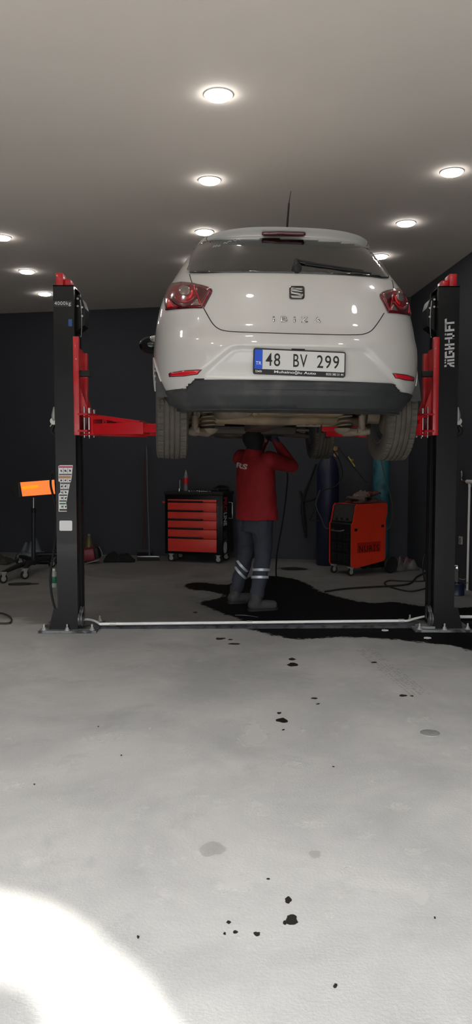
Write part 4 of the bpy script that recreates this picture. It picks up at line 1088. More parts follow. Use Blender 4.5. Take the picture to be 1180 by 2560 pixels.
p = on_tb(-0.70, 0.2); b = MB(); b.cyl((0, 0, 0), (0, 0, 0.15), 0.010, 0.009, 12); b.cyl((0, 0, 0.15), (0, 0, 0.158), 0.006, n=10)
tag(b.build('socket_extension', M_steel, loc=p), 'thin upright steel tool left of the red-banded bottle', 'tool')
p = on_tb(-0.655, 0.06); b = MB(); b.lathe([(0.001, 0), (0.014, 0.0), (0.014, 0.04), (0.008, 0.042), (0.008, 0.03), (0.001, 0.03)], 14)
tag(b.build('socket', M_chrome, loc=p), 'small chrome socket at the foot of the red-banded bottle', 'tool')
def spanner(x, y, rz, L, lab):
    b = MB(); b.box(-L / 2, L / 2, -0.009, 0.009, 0, 0.008, 0.003)
    b.lathe([(0.008, 0), (0.019, 0), (0.019, 0.011), (0.008, 0.011)], 14, Matrix.Translation((-L / 2, 0, 0)), closed=True)
    b.prism([(L / 2 - 0.01, -0.012), (L / 2 + 0.012, -0.022), (L / 2 + 0.03, -0.016), (L / 2 + 0.012, -0.008), (L / 2 + 0.012, 0.008), (L / 2 + 0.03, 0.016), (L / 2 + 0.012, 0.022), (L / 2 - 0.01, 0.012)], 0, 0.01)
    o = b.build('spanner', M_chrome, loc=on_tb(x, y), rot=(0.0, 0, rz)); tag(o, lab, 'spanner', 'spanners on the tool trolley')
spanner(-0.45, 0.12, 0.2, 0.15, 'steel spanner lying left of centre on the tool trolley'); spanner(-0.30, 0.10, -0.1, 0.13, 'bright spanner lying at the middle of the tool trolley top'); spanner(-0.33, 0.22, 0.5, 0.18, 'spanner lying behind the others on the tool trolley')
b = MB(); b.cyl((-0.10, 0, 0.02), (0.06, 0, 0.02), 0.016, n=12); b.lathe([(0.001, -0.0), (0.026, 0.0), (0.028, 0.03), (0.012, 0.045), (0.001, 0.045)], 16, Matrix.Translation((0.08, 0, 0.0)))
b.lathe([(0.006, 0.04), (0.008, 0.07), (0.012, 0.075), (0.001, 0.08)], 10, Matrix.Translation((0.08, 0, 0)))
tag(b.build('ratchet_handle', M_rub, loc=on_tb(-0.20, 0.16), rot=(0, 0, 0.3)), 'black ratchet with knob on the right half of the tool trolley', 'tool')
b = MB()
b.box(-0.11, 0.11, -0.09, 0.09, 0, 0.05, 0.015); b.ell(Vector((0.02, 0, 0.055)), (0.08, 0.06, 0.03)); b.tube([(-0.08, -0.05, 0.05), (-0.02, -0.07, 0.08), (0.05, -0.05, 0.07)], 0.012, 8, smooth=True)
tag(b.build('tool_pouch', M_cloth_black, loc=on_tb(-0.12, 0.33)), 'black tool pouch heaped at the back right of the tool trolley', 'pouch')

# ---------------------------------------------------------------- welder
WD = empty('welding_machine', F(876, 1441), label='orange-red wheeled welding machine with black grille and NURIS lettering', cat='welding machine')
ang = R(33); Mw = Matrix.Rotation(ang, 4, 'Z')     # local x: along the orange side, local y: across the front face
WL, WW = 0.57, 0.40
M_org = mat('welder_orange_red', rgb(226, 58, 32), 0.42, vary=0.06, vscale=5)
M_grille = mat('welder_black', rgb(16, 16, 17), 0.5)
zb1 = 0.11; zt1 = 0.11 + 0.775
# side silhouette in x-z, sloped control panel at the front top
sil = [(0.0, zb1 + 0.02), (0.02, zb1), (0.10, zb1 - 0.012), (WL - 0.03, zb1 + 0.045), (WL, zb1 + 0.07), (WL - 0.0, zt1 - 0.21), (WL + 0.025, zt1 - 0.13), (WL + 0.03, zt1 - 0.01), (WL, zt1 + 0.005), (0.09, zt1), (0.06, zt1 - 0.03), (0.02, zt1 - 0.23), (0.0, zt1 - 0.25)]
Mx = Mw @ Matrix.Rotation(PI / 2, 4, 'X')
for y0_, y1_, nm in ((-0.012, 0.0, 'side_panel'), (WW, WW + 0.012, 'side_panel')):
    b = MB(); b.prism(sil, -y1_, -y0_, Mx); b.build(nm, M_org, WD, smooth=None)
b = MB(); b.prism([(x * 0.97 + 0.012, z * 0.985 + 0.008) for x, z in sil], -WW, 0.0, Mx); b.build('housing', M_grille, WD, smooth=None)
b = MB(); b.box(0.14, WL, 0.0, WW, zt1 - 0.012, zt1 - 0.001, 0.002, M=Mw); b.build('top_cover', M_org, WD)
# control panel
b = MB()
cpn = frame(Mw @ Vector((0.058, WW / 2, zt1 - 0.12)), Mw.to_3x3() @ Vector((0, -1, 0)), Mw.to_3x3() @ Vector((0.22, 0, 1)))
b.prism(rrect(-WW / 2 + 0.02, WW / 2 - 0.02, -0.10, 0.11, 0.02), 0.0, 0.012, cpn); b.build('control_panel', mat('panel_grey', rgb(62, 58, 55), 0.5, vary=0.2, vscale=20), WD, smooth=None)
for x_ in (-0.10, 0.0, 0.10):
    b = MB(); b.lathe([(0.001, 0.03), (0.016, 0.028), (0.018, 0.012)], 14, cpn @ Matrix.Translation((x_, -0.07, 0))); b.build('knob', M_rub, WD)
b = MB(); b.tube([Mw @ Vector((-0.03, 0.09, zt1 - 0.32)), Mw @ Vector((-0.07, 0.12, zt1 - 0.33)), Mw @ Vector((-0.07, 0.28, zt1 - 0.33)), Mw @ Vector((-0.0, 0.32, zt1 - 0.32))], 0.009, 8, smooth=True); b.build('front_handle', M_steel, WD)
# grille: louvred squares
for r_ in range(3):
    for c_ in range(3):
        b = MB()
        for k in range(5):
            z_ = zb1 + 0.06 + r_ * 0.135 + k * 0.02; y_ = 0.05 + c_ * 0.11
            b.box(-0.006, 0.012, y_, y_ + 0.085, z_, z_ + 0.010, 0.002, M=Mw)
        b.build('vent_louvre', mat('louvre_grey', rgb(38, 38, 40), 0.5), WD)
for x_, z_ in ((0.07, zt1 - 0.315), (WL - 0.055, zt1 - 0.285)):
    b = MB(); b.box(x_ - 0.02, x_ + 0.022, -0.015, -0.01, z_ - 0.014, z_ + 0.016, M=Mw); b.build('side_slot', M_blackin, WD, smooth=None)
Ml = Mx @ Matrix.Translation((0.29, zb1 + 0.235, 0.0125))
b = MB(); fr_ = [(-0.19, -0.075), (0.19, -0.045), (0.19, 0.075), (-0.19, 0.06)]
b.prism(rrect(-0.195, 0.195, -0.065, 0.065, 0.004), 0, 0.0006, Ml); b.build('name_panel', mat('name_panel_red', rgb(180, 34, 20), 0.45), WD, smooth=None)
lettering('name_lettering', 'NURİS', 0.33, 0.105, Ml @ Matrix.Translation((0, 0.0, 0.0012)), mat('letter_darkred', rgb(48, 10, 9), 0.5), WD, spacing=1.2, depth=0.0006)
for y_ in (0.03, WW - 0.05): caster(WD, Mw, 0.03, y_, 0.048, 0.112)
b = MB(); b.cyl(Mw @ Vector((WL + 0.03, -0.03, 0.105)), Mw @ Vector((WL + 0.03, WW + 0.03, 0.105)), 0.012, n=12); b.box(WL - 0.18, WL + 0.05, 0.02, WW - 0.02, 0.07, 0.15, 0.005, M=Mw); b.build('rear_axle', M_grille, WD)
for y_ in (-0.05, WW + 0.05):
    b = MB(); b.lathe([(0.015, -0.02), (0.06, -0.016), (0.07, -0.022), (0.10, -0.022), (0.108, -0.012), (0.108, 0.012), (0.10, 0.022), (0.07, 0.022), (0.06, 0.016), (0.015, 0.02)], 32, Mw @ Matrix.Translation((WL + 0.06, y_, 0.108)) @ Matrix.Rotation(PI / 2, 4, 'X')); b.build('rear_wheel', M_rub, WD)
WDM = Matrix.Translation(WD.location) @ Mw
# clutter on the welder
def rag(name, loc_, size, m, label, cat, seed, folds=3, rz=0, h=0.05):
    b = MB(); n = 26; vs = []; 
    for j in range(n + 1):
        for i in range(n + 1):
            x = (i / n - 0.5); y = (j / n - 0.5)
            rr = 1 - 0.18 * noise.noise(Vector((x * 4 + seed, y * 4, 2.0)))
            zz = h * (0.35 + 0.9 * abs(noise.noise(Vector((x * folds + seed, y * folds, seed))))) * max(0, 1 - (2 * max(abs(x), abs(y))) ** 4) + 0.004
            vs.append((x * size[0] * rr, y * size[1] * rr, zz))
    b.add(vs, [(j * (n + 1) + i, j * (n + 1) + i + 1, (j + 1) * (n + 1) + i + 1, (j + 1) * (n + 1) + i) for j in range(n) for i in range(n)])
    o = b.build(name, m, smooth=80, loc=loc_, rot=(0, 0, rz)); md = o.modifiers.new('t', 'SOLIDIFY'); md.thickness = 0.004; md.offset = 1
    tag(o, label, cat); return o
zt = zt1 + 0.003
rag('leather_sheet', WDM @ Vector((0.36, 0.16, zt)), (0.40, 0.30), mat('brown_leather', rgb(74, 42, 36), 0.7, bump=0.3), 'brown leather sheet spread under the gloves on the welding machine', 'leather', 3, 3, ang, 0.10)
rag('work_glove_pile', WDM @ Vector((0.33, 0.15, zt + 0.075)), (0.26, 0.20), mat('tan_leather', rgb(112, 92, 82), 0.8, vary=0.25, bump=0.4), 'crumpled tan work rag on top of the welding machine', 'rag', 8, 4, ang + 0.5, 0.11)
def glove(loc_, rz, m, label, s=1.0):
    b = MB(); b.ell(Vector((0, 0, 0.03)), (0.06 * s, 0.045 * s, 0.022)); b.tube([(-0.05, 0, 0.03), (-0.13 * s, 0.0, 0.035)], [0.036, 0.045], 12)
    for k in range(4): b.tube([(0.035 * s, (-0.03 + 0.02 * k) * s, 0.03), (0.085 * s, (-0.036 + 0.024 * k) * s, 0.038), (0.115 * s, (-0.038 + 0.025 * k) * s, 0.022)], [0.013, 0.012, 0.009], 8, smooth=True)
    b.tube([(-0.01, 0.035 * s, 0.03), (0.03 * s, 0.065 * s, 0.03), (0.06 * s, 0.07 * s, 0.025)], [0.014, 0.012, 0.009], 8, smooth=True)
    o = b.build('welding_glove', m, loc=loc_, rot=(0.1, -0.1, rz)); tag(o, label, 'glove', 'gloves on the welding machine'); return o
glove(WDM @ Vector((0.20, 0.14, zt + 0.03)), 2.6, mat('glove_leather', rgb(92, 76, 70), 0.8), 'limp leather glove drooping toward the front of the welding machine')
glove(WDM @ Vector((0.47, 0.12, zt + 0.085)), 0.8, mat('glove_red', rgb(104, 44, 36), 0.8), 'reddish leather glove at the back of the pile on the welding machine')

# ---------------------------------------------------------------- gas cylinders
def gas_cylinder(u, vbot, vtop, wpx, m, label, seedy=0):
    p = F(u, vbot); Y = p.y; h = P(u, vtop, Y).z; r = wpx / 2 / FPX * Y
    root = empty('gas_cylinder', p, label=label, cat='gas cylinder')
    b = MB(); b.lathe([(r * 0.9, 0), (r, 0.02), (r, h - 0.22 - r), (r * 0.95, h - 0.18 - r * 0.7), (r * 0.8, h - 0.16 - r * 0.3), (r * 0.5, h - 0.13), (r * 0.32, h - 0.11), (r * 0.30, h - 0.09), (0.001, h - 0.09)], 36); b.build('tank', m, root)
    b = MB(); b.cyl((0, 0, h - 0.10), (0, 0, h - 0.02), 0.018, n=12); b.cyl((-0.05, 0, h - 0.05), (0.05, 0, h - 0.05), 0.012, n=10); b.lathe([(0.001, h - 0.02), (0.03, h - 0.02), (0.03, h), (0.001, h)], 14); b.build('valve', M_steel, root)
    b = MB(); b.tube([(0.05, -0.01, h - 0.05), (0.09, -0.03, h - 0.06)], 0.015, 8)
    for (dx, dz) in ((0.09, -0.02), (0.10, -0.10)): b.lathe([(0.001, -0.012), (0.032, -0.012), (0.032, 0.012), (0.001, 0.014)], 18, Matrix.Translation((dx, -0.05, h + dz)) @ Matrix.Rotation(PI / 2, 4, 'X'))
    b.build('regulator', mat('regulator_brass', rgb(120, 100, 60), 0.35, 0.8), root)
    return root, p, h, r
gb, gp, gh, gr = gas_cylinder(818, 1412, 1118, 56, mat('cylinder_navy', rgb(28, 31, 58), 0.45, vary=0.15), 'tall dark blue gas cylinder behind the welding machine')
gt, tp, th_, tr = gas_cylinder(951, 1414, 1098, 42, mat('cylinder_teal', rgb(54, 112, 122), 0.5, vary=0.12, dirt=rgb(40, 70, 78), dscale=6), 'tall teal gas cylinder right of the blue one, under the right rear tyre')
def hose(name, pxs, Ys, r, m, label, cat='hose', k=True, parent=None):
    pts = [P(u, v, y) for (u, v), y in zip(pxs, Ys)] if not isinstance(Ys, float) else [P(u, v, Ys) for u, v in pxs]
    b = MB(); b.tube(pts, r, 8, smooth=k); o = b.build(name, m, parent); 
    if label: tag(o, label, cat)
    return o
hose('gas_hose', [(830, 1122), (848, 1150), (856, 1185), (845, 1210), (828, 1220), (806, 1228), (790, 1262), (780, 1290), (775, 1300), (800, 1302)], 10.05, 0.008, M_rub, 'thin dark hose looping down the front of the blue gas cylinder')
hose('gas_hose', [(800, 1225), (790, 1262), (805, 1300), (812, 1318), (822, 1322)], 10.0, 0.007, mat('hose_grey', rgb(76, 74, 72), 0.6), 'grey hose running from the blue cylinder into the welding machine')
hose('torch_hose', [(846, 1118), (870, 1150), (890, 1175), (903, 1190), (918, 1208)], 9.95, 0.008, mat('hose_dark', rgb(40, 38, 36), 0.6), 'dark hose sloping from the blue cylinder to the gloves')
hose('teal_cylinder_hose', [(950, 1140), (962, 1190), (974, 1230), (982, 1275), (976, 1315), (960, 1330)], 10.25, 0.006, mat('hose_olive', rgb(74, 74, 60), 0.6), 'thin olive hose curling beside the teal cylinder')
# cutting torch
tc_ = P(880, 1152, 9.9); b = MB()
b.tube([P(871, 1142, 9.9), P(887, 1166, 9.9)], 0.011, 10); b.tube([P(876, 1150, 9.9), P(883, 1149, 9.88), P(880, 1156, 9.85)], 0.008, 8)
b.tube([P(879, 1155, 9.9), P(884, 1151, 9.88)], 0.016, 8)
tag(b.build('cutting_torch', mat('brass', rgb(205, 180, 100), 0.3, 0.9)), 'brass cutting torch hanging on the dark hose', 'torch')
# things hanging on the back wall
def wallY(u, v=1300):
    d = ray(u, v); n = Vector((-bdir.y, bdir.x, 0)); t = (bw0 - CAM).dot(n) / d.dot(n); return (CAM + d * t).y
b = MB(); Yh = wallY(762) - 0.05
b.tube([P(790, 1160, Yh), P(775, 1200, Yh), P(763, 1232, Yh), P(757, 1262, Yh), P(760, 1300, Yh), P(765, 1345, Yh)], [0.012, 0.014, 0.018, 0.028, 0.032, 0.014], 8, smooth=True)
b.tube([P(757, 1240, Yh), P(750, 1228, Yh), P(756, 1250, Yh - 0.05), P(775, 1252, Yh - 0.05), P(790, 1245, Yh - 0.05)], 0.012, 8, smooth=True)
tag(b.build('coiled_cable', M_rub), 'black coiled cable hanging on the dark back wall left of the blue cylinder', 'cable')
hose('air_hose', [(718, 1180), (719, 1200), (713, 1260), (704, 1320), (693, 1380), (690, 1430), (692, 1452)], [8.0, 8.0, 8.0, 8.0, 8.0, 8.3, 8.9], 0.008, M_rub, 'thin black air hose hanging down right of the worker')
# brooms
bp_ = F(376, 1402)
root = empty('floor_squeegee', bp_, label='long-handled floor squeegee leaning on the back wall, bright handle', cat='squeegee')
b = MB(); Yw_ = bp_.y
b.tube([P(374, 1395, Yw_) - bp_, P(369, 1250, Yw_ + 0.25) - bp_, P(366, 1115, min(Yw_ + 0.42, wallY(366) - 0.02)) - bp_], 0.012, 8); b.build('handle', mat('pole_grey', rgb(98, 96, 94), 0.4, 0.5), root)
b = MB(); b.box(-0.19, 0.13, -0.02, 0.02, 0.05, 0.07, 0.004); b.build('head_bar', M_steel, root)
b = MB(); b.box(-0.19, 0.13, -0.012, 0.012, 0.0, 0.052, 0.003); b.build('rubber_blade', M_rub, root)
bq = F(362, 1393); root = empty('push_broom', bq, label='dark push broom with reddish handle standing behind the squeegee', cat='broom')
b = MB(); b.tube([P(360, 1385, bq.y) - bq, P(364, 1250, bq.y + 0.1) - bq, P(364, 1140, min(bq.y + 0.16, wallY(364) - 0.02)) - bq], 0.012, 8); b.build('handle', mat('pole_wood', rgb(70, 40, 36), 0.6), root)
b = MB(); b.box(-0.11, 0.11, -0.03, 0.03, 0.07, 0.12, 0.008); b.build('broom_block', mat('broom_grey', rgb(48, 48, 50), 0.7), root)
b = MB(); b.box(-0.11, 0.11, -0.035, 0.035, 0.0, 0.075, 0.006); b.build('bristles', M_cloth_black, root)

# ---------------------------------------------------------------- infrared heater lamp
hp = F(83, 1432)
IR = empty('infrared_heater', hp, label='black infrared heater glowing orange on a wheeled stand, left of the left post', cat='heater')
Yh = hp.y
def L_(u, v, dy=0.0): return P(u, v, Yh + dy) - hp
k_ = Yh / FPX
b = MB(); hc = L_(84, 1221); hd = (L_(140, 1216.5) - L_(30, 1225)).normalized()
Mh = frame(hc, hd, Vector((0, 0, 1)))
hw_, hh_ = 56 * k_, 22 * k_
b.prism(rrect(-hw_, hw_, -hh_, hh_, hh_ * 0.96, 8), -0.09, 0.03, Mh); HD = b.build('heater_head', M_rub, IR, smooth=30)
M_glow = mat('heater_glow', rgb(255, 120, 20), 0.5, emit=(1.0, 0.20, 0.045, 1), estr=0.95)
M_glow2 = mat('heater_tube_glow', rgb(255, 160, 20), 0.5, emit=(1.0, 0.28, 0.012, 1), estr=0.95)
b = MB(); b.prism([(-0.60 * hw_ + 0.10 * hw_, -0.80 * hh_), (hw_ * 0.96, -0.80 * hh_), (hw_ * 0.98, 0.80 * hh_), (-0.60 * hw_ + 0.06 * hw_, 0.80 * hh_)], 0.028, 0.034, Mh); b.build('glowing_panel', M_glow, HD, smooth=None)
b = MB(); b.cyl(Mh @ Vector((-0.46 * hw_, 0.12 * hh_, 0.034)), Mh @ Vector((0.25 * hw_, 0.2 * hh_, 0.034)), 0.022, n=12); b.build('heating_tube', M_glow2, HD)
b = MB(); b.box(-0.64 * hw_, -0.57 * hw_, -0.85 * hh_, 0.85 * hh_, 0.028, 0.036, M=Mh); b.build('guard_edge', mat('edge_grey', rgb(60, 58, 58), 0.6), HD, smooth=None)
b = MB(); b.cyl(L_(84, 1244), L_(84, 1275), 0.016, n=12); b.build('upper_pole', M_steel, IR)
b = MB(); b.cyl(L_(84, 1270), L_(84, 1282), 0.03, n=14); b.build('height_clamp', M_rub, IR)
b = MB(); b.cyl(L_(84, 1280), L_(84, 1412), 0.026, n=14); b.build('lower_pole', mat('pole_dark', rgb(52, 54, 58), 0.45, 0.5), IR)
b = MB()
foot = []
for (u, v) in ((8, 1444), (62, 1434), (130, 1412), (50, 1408)):
    g = F(u, v + 14 if v > 1430 else v + 6); e = g - hp; e.z = 0.125
    b.tube([Vector((0, 0, 0.14)), Vector((e.x * 0.5, e.y * 0.5, 0.15)), e], [0.035, 0.032, 0.022], 8); foot.append(e)
b.cyl((0, 0, 0.11), (0, 0, 0.2), 0.045, n=16)
b.build('star_base', M_rub, IR)
for e in foot: caster(IR, Matrix.Translation((e.x, e.y, 0)) @ Matrix.Rotation(0.8, 4, 'Z'), 0, 0, 0.052, 0.13)

# ---- left background clutter
rag('plastic_bag', F(78, 1402), (0.42, 0.34), mat('grey_plastic_sheet', rgb(86, 92, 98), 0.45, vary=0.25), 'crumpled grey plastic bag on the floor behind the heater stand', 'bag', 5, 3, 0.3, 0.34)
rag('cloth_heap', F(-16, 1408), (0.5, 0.35), mat('olive_cloth', rgb(52, 52, 46), 0.9, bump=0.4), 'low olive cloth heap by the wall at the left edge', 'cloth', 12, 3, 0.0, 0.16)
b = MB(); o0 = F(118, 1408)
b.box(-0.22, 0.30, -0.1, 0.1, 0.02, 0.10, 0.02); b.box(-0.18, 0.25, -0.06, 0.06, 0.1, 0.15, 0.015)
for k in range(5): b.lathe([(0.001, -0.11), (0.022, -0.11), (0.022, -0.10), (0.001, -0.10)], 12, Matrix.Translation((-0.12 + 0.085 * k, -0.002, 0.09)) @ Matrix.Rotation(-PI / 2, 4, 'X') @ Matrix.Translation((0, 0, 0.0)))
b.tube([(-0.2, -0.1, 0.03), (0.28, -0.1, 0.03)], 0.02, 8)
tag(b.build('cylinder_head_casting', mat('oily_casting', rgb(42, 42, 44), 0.45, 0.6, vary=0.3, vscale=20), loc=o0, rot=(0, 0, 0.1)), 'dark oily engine casting on the floor beside the heater base', 'engine part')
b = MB(); b.prism([(p[0] * 1.0, p[1]) for p in circ(0, 0, 0.13, 0.06, 0, 360, 18)], 0, 0.018); b.prism([(0.08, 0.02), (0.2, 0.03), (0.21, 0.0), (0.1, -0.02)], 0, 0.012)
tag(b.build('rubber_flap', M_rub, loc=F(50, 1462), rot=(0, 0, 0.15)), 'flat dark rubber piece on the floor below the heater', 'rubber piece')
b = MB(); b.tube([F(-20, 1534, 0.012), F(5, 1533, 0.012), F(24, 1541, 0.012), F(29, 1552, 0.012), F(18, 1558, 0.012), F(-20, 1558, 0.012)], 0.008, 8, smooth=True)
tag(b.build('cable_loop', mat('cable_brown', rgb(50, 42, 36), 0.7)), 'loop of thin brown cable on the floor at the left edge', 'cable')
# hose behind left post
hose('hydraulic_hose', [(140, 1205), (137, 1185), (131, 1180), (127, 1190), (127, 1215), (133, 1240), (139, 1270), (141, 1320), (134, 1380), (127, 1430), (127, 1470), (133, 1505), (141, 1530)], YL + 0.2, 0.010, M_rub, 'black hydraulic hose hanging beside the left lift post')
g = F(135, 1468); root = empty('spray_can', g, label='white and green spray can on the floor beside the left lift post', cat='spray can')
b = MB(); b.lathe([(0.001, 0), (0.03, 0), (0.032, 0.01), (0.032, 0.165), (0.02, 0.185), (0.001, 0.187)], 18); b.build('can', mat('can_pale', rgb(150, 160, 150), 0.4), root)
b = MB(); b.lathe([(0.0325, 0.05), (0.033, 0.052), (0.033, 0.12), (0.0325, 0.122)], 18); b.build('can_band', mat('can_green', rgb(40, 110, 84), 0.4), root)
b = MB(); b.lathe([(0.016, 0.185), (0.016, 0.21), (0.001, 0.212)], 12); b.build('can_cap', M_white, root)
# red machine with chrome handle
g = F(235, 1408); root = empty('red_compressor', g, label='small dark red machine with a chrome tube frame behind the left lift post', cat='compressor')
b = MB(); b.box(-0.22, 0.05, -0.12, 0.12, 0.05, 0.22, 0.03, M=Matrix.Rotation(R(-8), 4, 'Y')); b.build('housing', mat('dark_red_housing', rgb(120, 26, 40), 0.45, vary=0.15), root)
b = MB(); b.box(0.04, 0.10, -0.10, 0.10, 0.06, 0.22, 0.02, M=Matrix.Rotation(R(-8), 4, 'Y')); b.build('end_cover', M_rub, root)
k_ = g.y / FPX
b = MB(); b.tube([Vector(((u - 235) * k_, -0.13, (1408 - v) * k_)) for u, v in ((195, 1404), (208, 1408), (225, 1404), (252, 1397), (260, 1390), (258, 1376), (252, 1364))], 0.009, 8, smooth=True); b.build('tube_frame', M_chrome, root)
g = F(215, 1402); root = empty('amber_bottle', g + Vector((0, 0.25, 0)), label='amber plastic bottle standing behind the dark red machine', cat='bottle')
b = MB(); b.lathe([(0.001, 0.0), (0.055, 0.0), (0.058, 0.03), (0.058, 0.2), (0.045, 0.25), (0.022, 0.32), (0.020, 0.34)], 20); b.build('bottle_body', mat('amber_plastic', rgb(96, 84, 44), 0.35), root)
b = MB(); b.lathe([(0.022, 0.335), (0.022, 0.36), (0.001, 0.362)], 14); b.build('bottle_cap', mat('cap_pale', rgb(120, 118, 100), 0.5), root)
rag('black_cloth_heap', F(298, 1403), (0.42, 0.3), M_cloth_black, 'heap of black cloth on the floor between the red machine and the brooms', 'cloth', 21, 4, 0.1, 0.16)
# ---- right background
rag('plastic_sack', F(1000, 1424), (0.42, 0.3), mat('dirty_clear_plastic', rgb(92, 88, 86), 0.35, vary=0.35), 'crumpled dirty plastic sack on the floor right of the welding machine', 'sack', 31, 4, 0.4, 0.22)
rag('red_rag', F(1014, 1420) + Vector((0, -0.08, 0.10)), (0.12, 0.16), mat('rag_red', rgb(120, 28, 36), 0.8), 'small red cloth lying on the dirty plastic sack', 'rag', 17, 3, 0.9, 0.05)
M_cable = mat('cable_black', rgb(24, 23, 22), 0.6)
b = MB(); b.tube([F(u, v, 0.012) for u, v in ((812, 1479), (860, 1472), (930, 1467), (990, 1464), (1025, 1458), (1045, 1440), (1075, 1428))], 0.010, 8, smooth=True)
tag(b.build('floor_cable', M_cable), 'thick black cable snaking from the oil patch to the right lift post', 'cable')
b = MB(); b.tube([F(u, v, 0.010) for u, v in ((1075, 1450), (1050, 1453), (1000, 1452), (975, 1451), (962, 1456), (966, 1463), (1000, 1474), (1030, 1478), (1060, 1472), (1080, 1466))], 0.008, 8, smooth=True)
tag(b.build('floor_cable', M_cable), 'thinner black cable lying in a loop left of the right lift post', 'cable')
b = MB(); b.tube([P(1062, 1385, YL + 0.45), P(1058, 1400, YL + 0.45), P(1057, 1420, YL + 0.45), P(1061, 1450, YL + 0.5)], 0.006, 8, smooth=True)
tag(b.build('hanging_cable', M_cable), 'short thin cable hanging at the inner side of the right lift post', 'cable')
# right wall: pipe, valve, socket
def rwall(u, v, off=0.03):
    n = Vector((-rdir.y, rdir.x, 0)); 
    if n.x > 0: n = -n
    d = ray(u, v); q0 = bw1 + n * off; t = (q0 - CAM).dot(n) / d.dot(n); return CAM + d * t
pb = rwall(1168, 1484); root = empty('wall_pipe', Vector((pb.x, pb.y, 0)), label='white vertical water pipe on the right wall with a brass tap', cat='pipe')
def W_(u, v, off=0.03): return rwall(u, v, off) - root.location
b = MB(); b.tube([W_(1174, 1216), W_(1172, 1300), W_(1168, 1480)], 0.013, 10); b.tube([W_(1168, 1478), W_(1166, 1486), W_(1173, 1488)], 0.018, 10, smooth=True); b.build('pipe', M_white, root)
b = MB(); b.tube([W_(1168, 1204), W_(1195, 1206)], 0.022, 12); b.tube([W_(1175, 1204), W_(1174.5, 1217)], 0.018, 12); b.build('tee_fitting', M_white, root)
b = MB(); b.tube([W_(1168, 1204), W_(1155, 1203)], 0.010, 10); TAP = b.build('tap_body', mat('tap_brass', rgb(140, 110, 80), 0.35, 0.8), root)
b = MB(); c = W_(1154, 1187); b.ell(c, (0.014, 0.02, 0.048)); b.cyl(c - Vector((0, 0, 0.04)), W_(1155, 1203), 0.005, n=8); b.build('tap_lever', M_steel, TAP)
b = MB(); c = rwall(1152.5, 1351, 0.004); t_ = rdir
Mo = frame(c, t_, Vector((0, 0, 1))); 
b.prism(rrect(-0.045, 0.045, -0.045, 0.045, 0.008), -0.003, 0.012, Mo); root2 = b.build('wall_socket', mat('socket_grey', rgb(165, 165, 165), 0.4)); tag(root2, 'small square grey power socket low on the right wall', 'socket')
b = MB(); b.lathe([(0.02, 0.013), (0.026, 0.016), (0.026, 0.01)], 20, Mo, closed=True); b.lathe([(0.02, 0.013), (0.026, 0.016), (0.026, 0.01)], 20, Mo @ Matrix.Scale(-1, 4, (0, 0, 1)), closed=True); b.build('socket_recess', M_rub, root2)
g = F(1141, 1487); root = empty('paint_can', g, label='dark blue paint can on the floor right of the right lift post', cat='can')
b = MB(); b.lathe([(0.001, 0), (0.082, 0), (0.084, 0.006), (0.082, 0.012), (0.082, 0.115), (0.084, 0.12), (0.082, 0.126), (0.072, 0.126), (0.070, 0.118), (0.001, 0.118)], 28); b.build('can_body', mat('can_navy', rgb(24, 34, 58), 0.4), root)
b = MB(); b.tube([(0.083, 0, 0.10), (0.11, -0.02, 0.13), (0.08, -0.07, 0.15)], 0.003, 6, smooth=True); b.build('wire_handle', M_steel, root)
g2 = g + Vector((0, 0, 0.119)); root = empty('silver_canister', g2, label='silver metal canister standing on the blue paint can', cat='canister')
b = MB(); b.lathe([(0.001, 0), (0.03, 0), (0.032, 0.01), (0.032, 0.13), (0.038, 0.14), (0.038, 0.19), (0.03, 0.2), (0.001, 0.2)], 20); b.build('canister_body', M_chrome, root)
b = MB(); b.tube([(0.03, 0, 0.05), (0.07, -0.02, 0.045), (0.085, -0.02, 0.055)], 0.004, 6); b.build('spout', M_steel, root)
# paint chips on the oily floor
for u, v, s_ in ((1068, 1596, 10), (962, 1577, 9)):
    c = F(u, v); k = s_ * c.y / FPX
    b = MB(); b.prism([(-k, -0.02), (-0.2 * k, -0.035), (k * 0.9, -0.02), (k, 0.012), (0.1 * k, 0.03), (-0.7 * k, 0.02)], 0.004, 0.007)
    tag(b.build('paint_chip', M_label, loc=(c.x, c.y, 0)), 'white paint chip on the oily floor ' + ('in front of the right post base' if u > 1000 else 'left of the right post base'), 'chip', 'paint chips on the floor')
g = F(1069, 1573); b = MB(); b.prism([(-0.09, -0.05), (-0.02, -0.08), (0.09, -0.07), (0.07, 0.02), (-0.03, 0.05), (-0.1, 0.03)], 0.021, 0.038)
tag(b.build('broken_slab', mat('slab_grey', rgb(120, 124, 124), 0.7, bump=0.4), loc=(g.x, g.y, 0)), 'broken grey slab lying on the base plate of the right lift post', 'slab')
g = F(600, 1540); b = MB(); b.tube([F(588, 1538, 0.006), F(615, 1538.5, 0.006), F(645, 1543, 0.006)], 0.0035, 6, smooth=True); tag(b.build('welding_rod', M_steel), 'thin bright rod lying on the floor in front of the worker boots', 'rod')

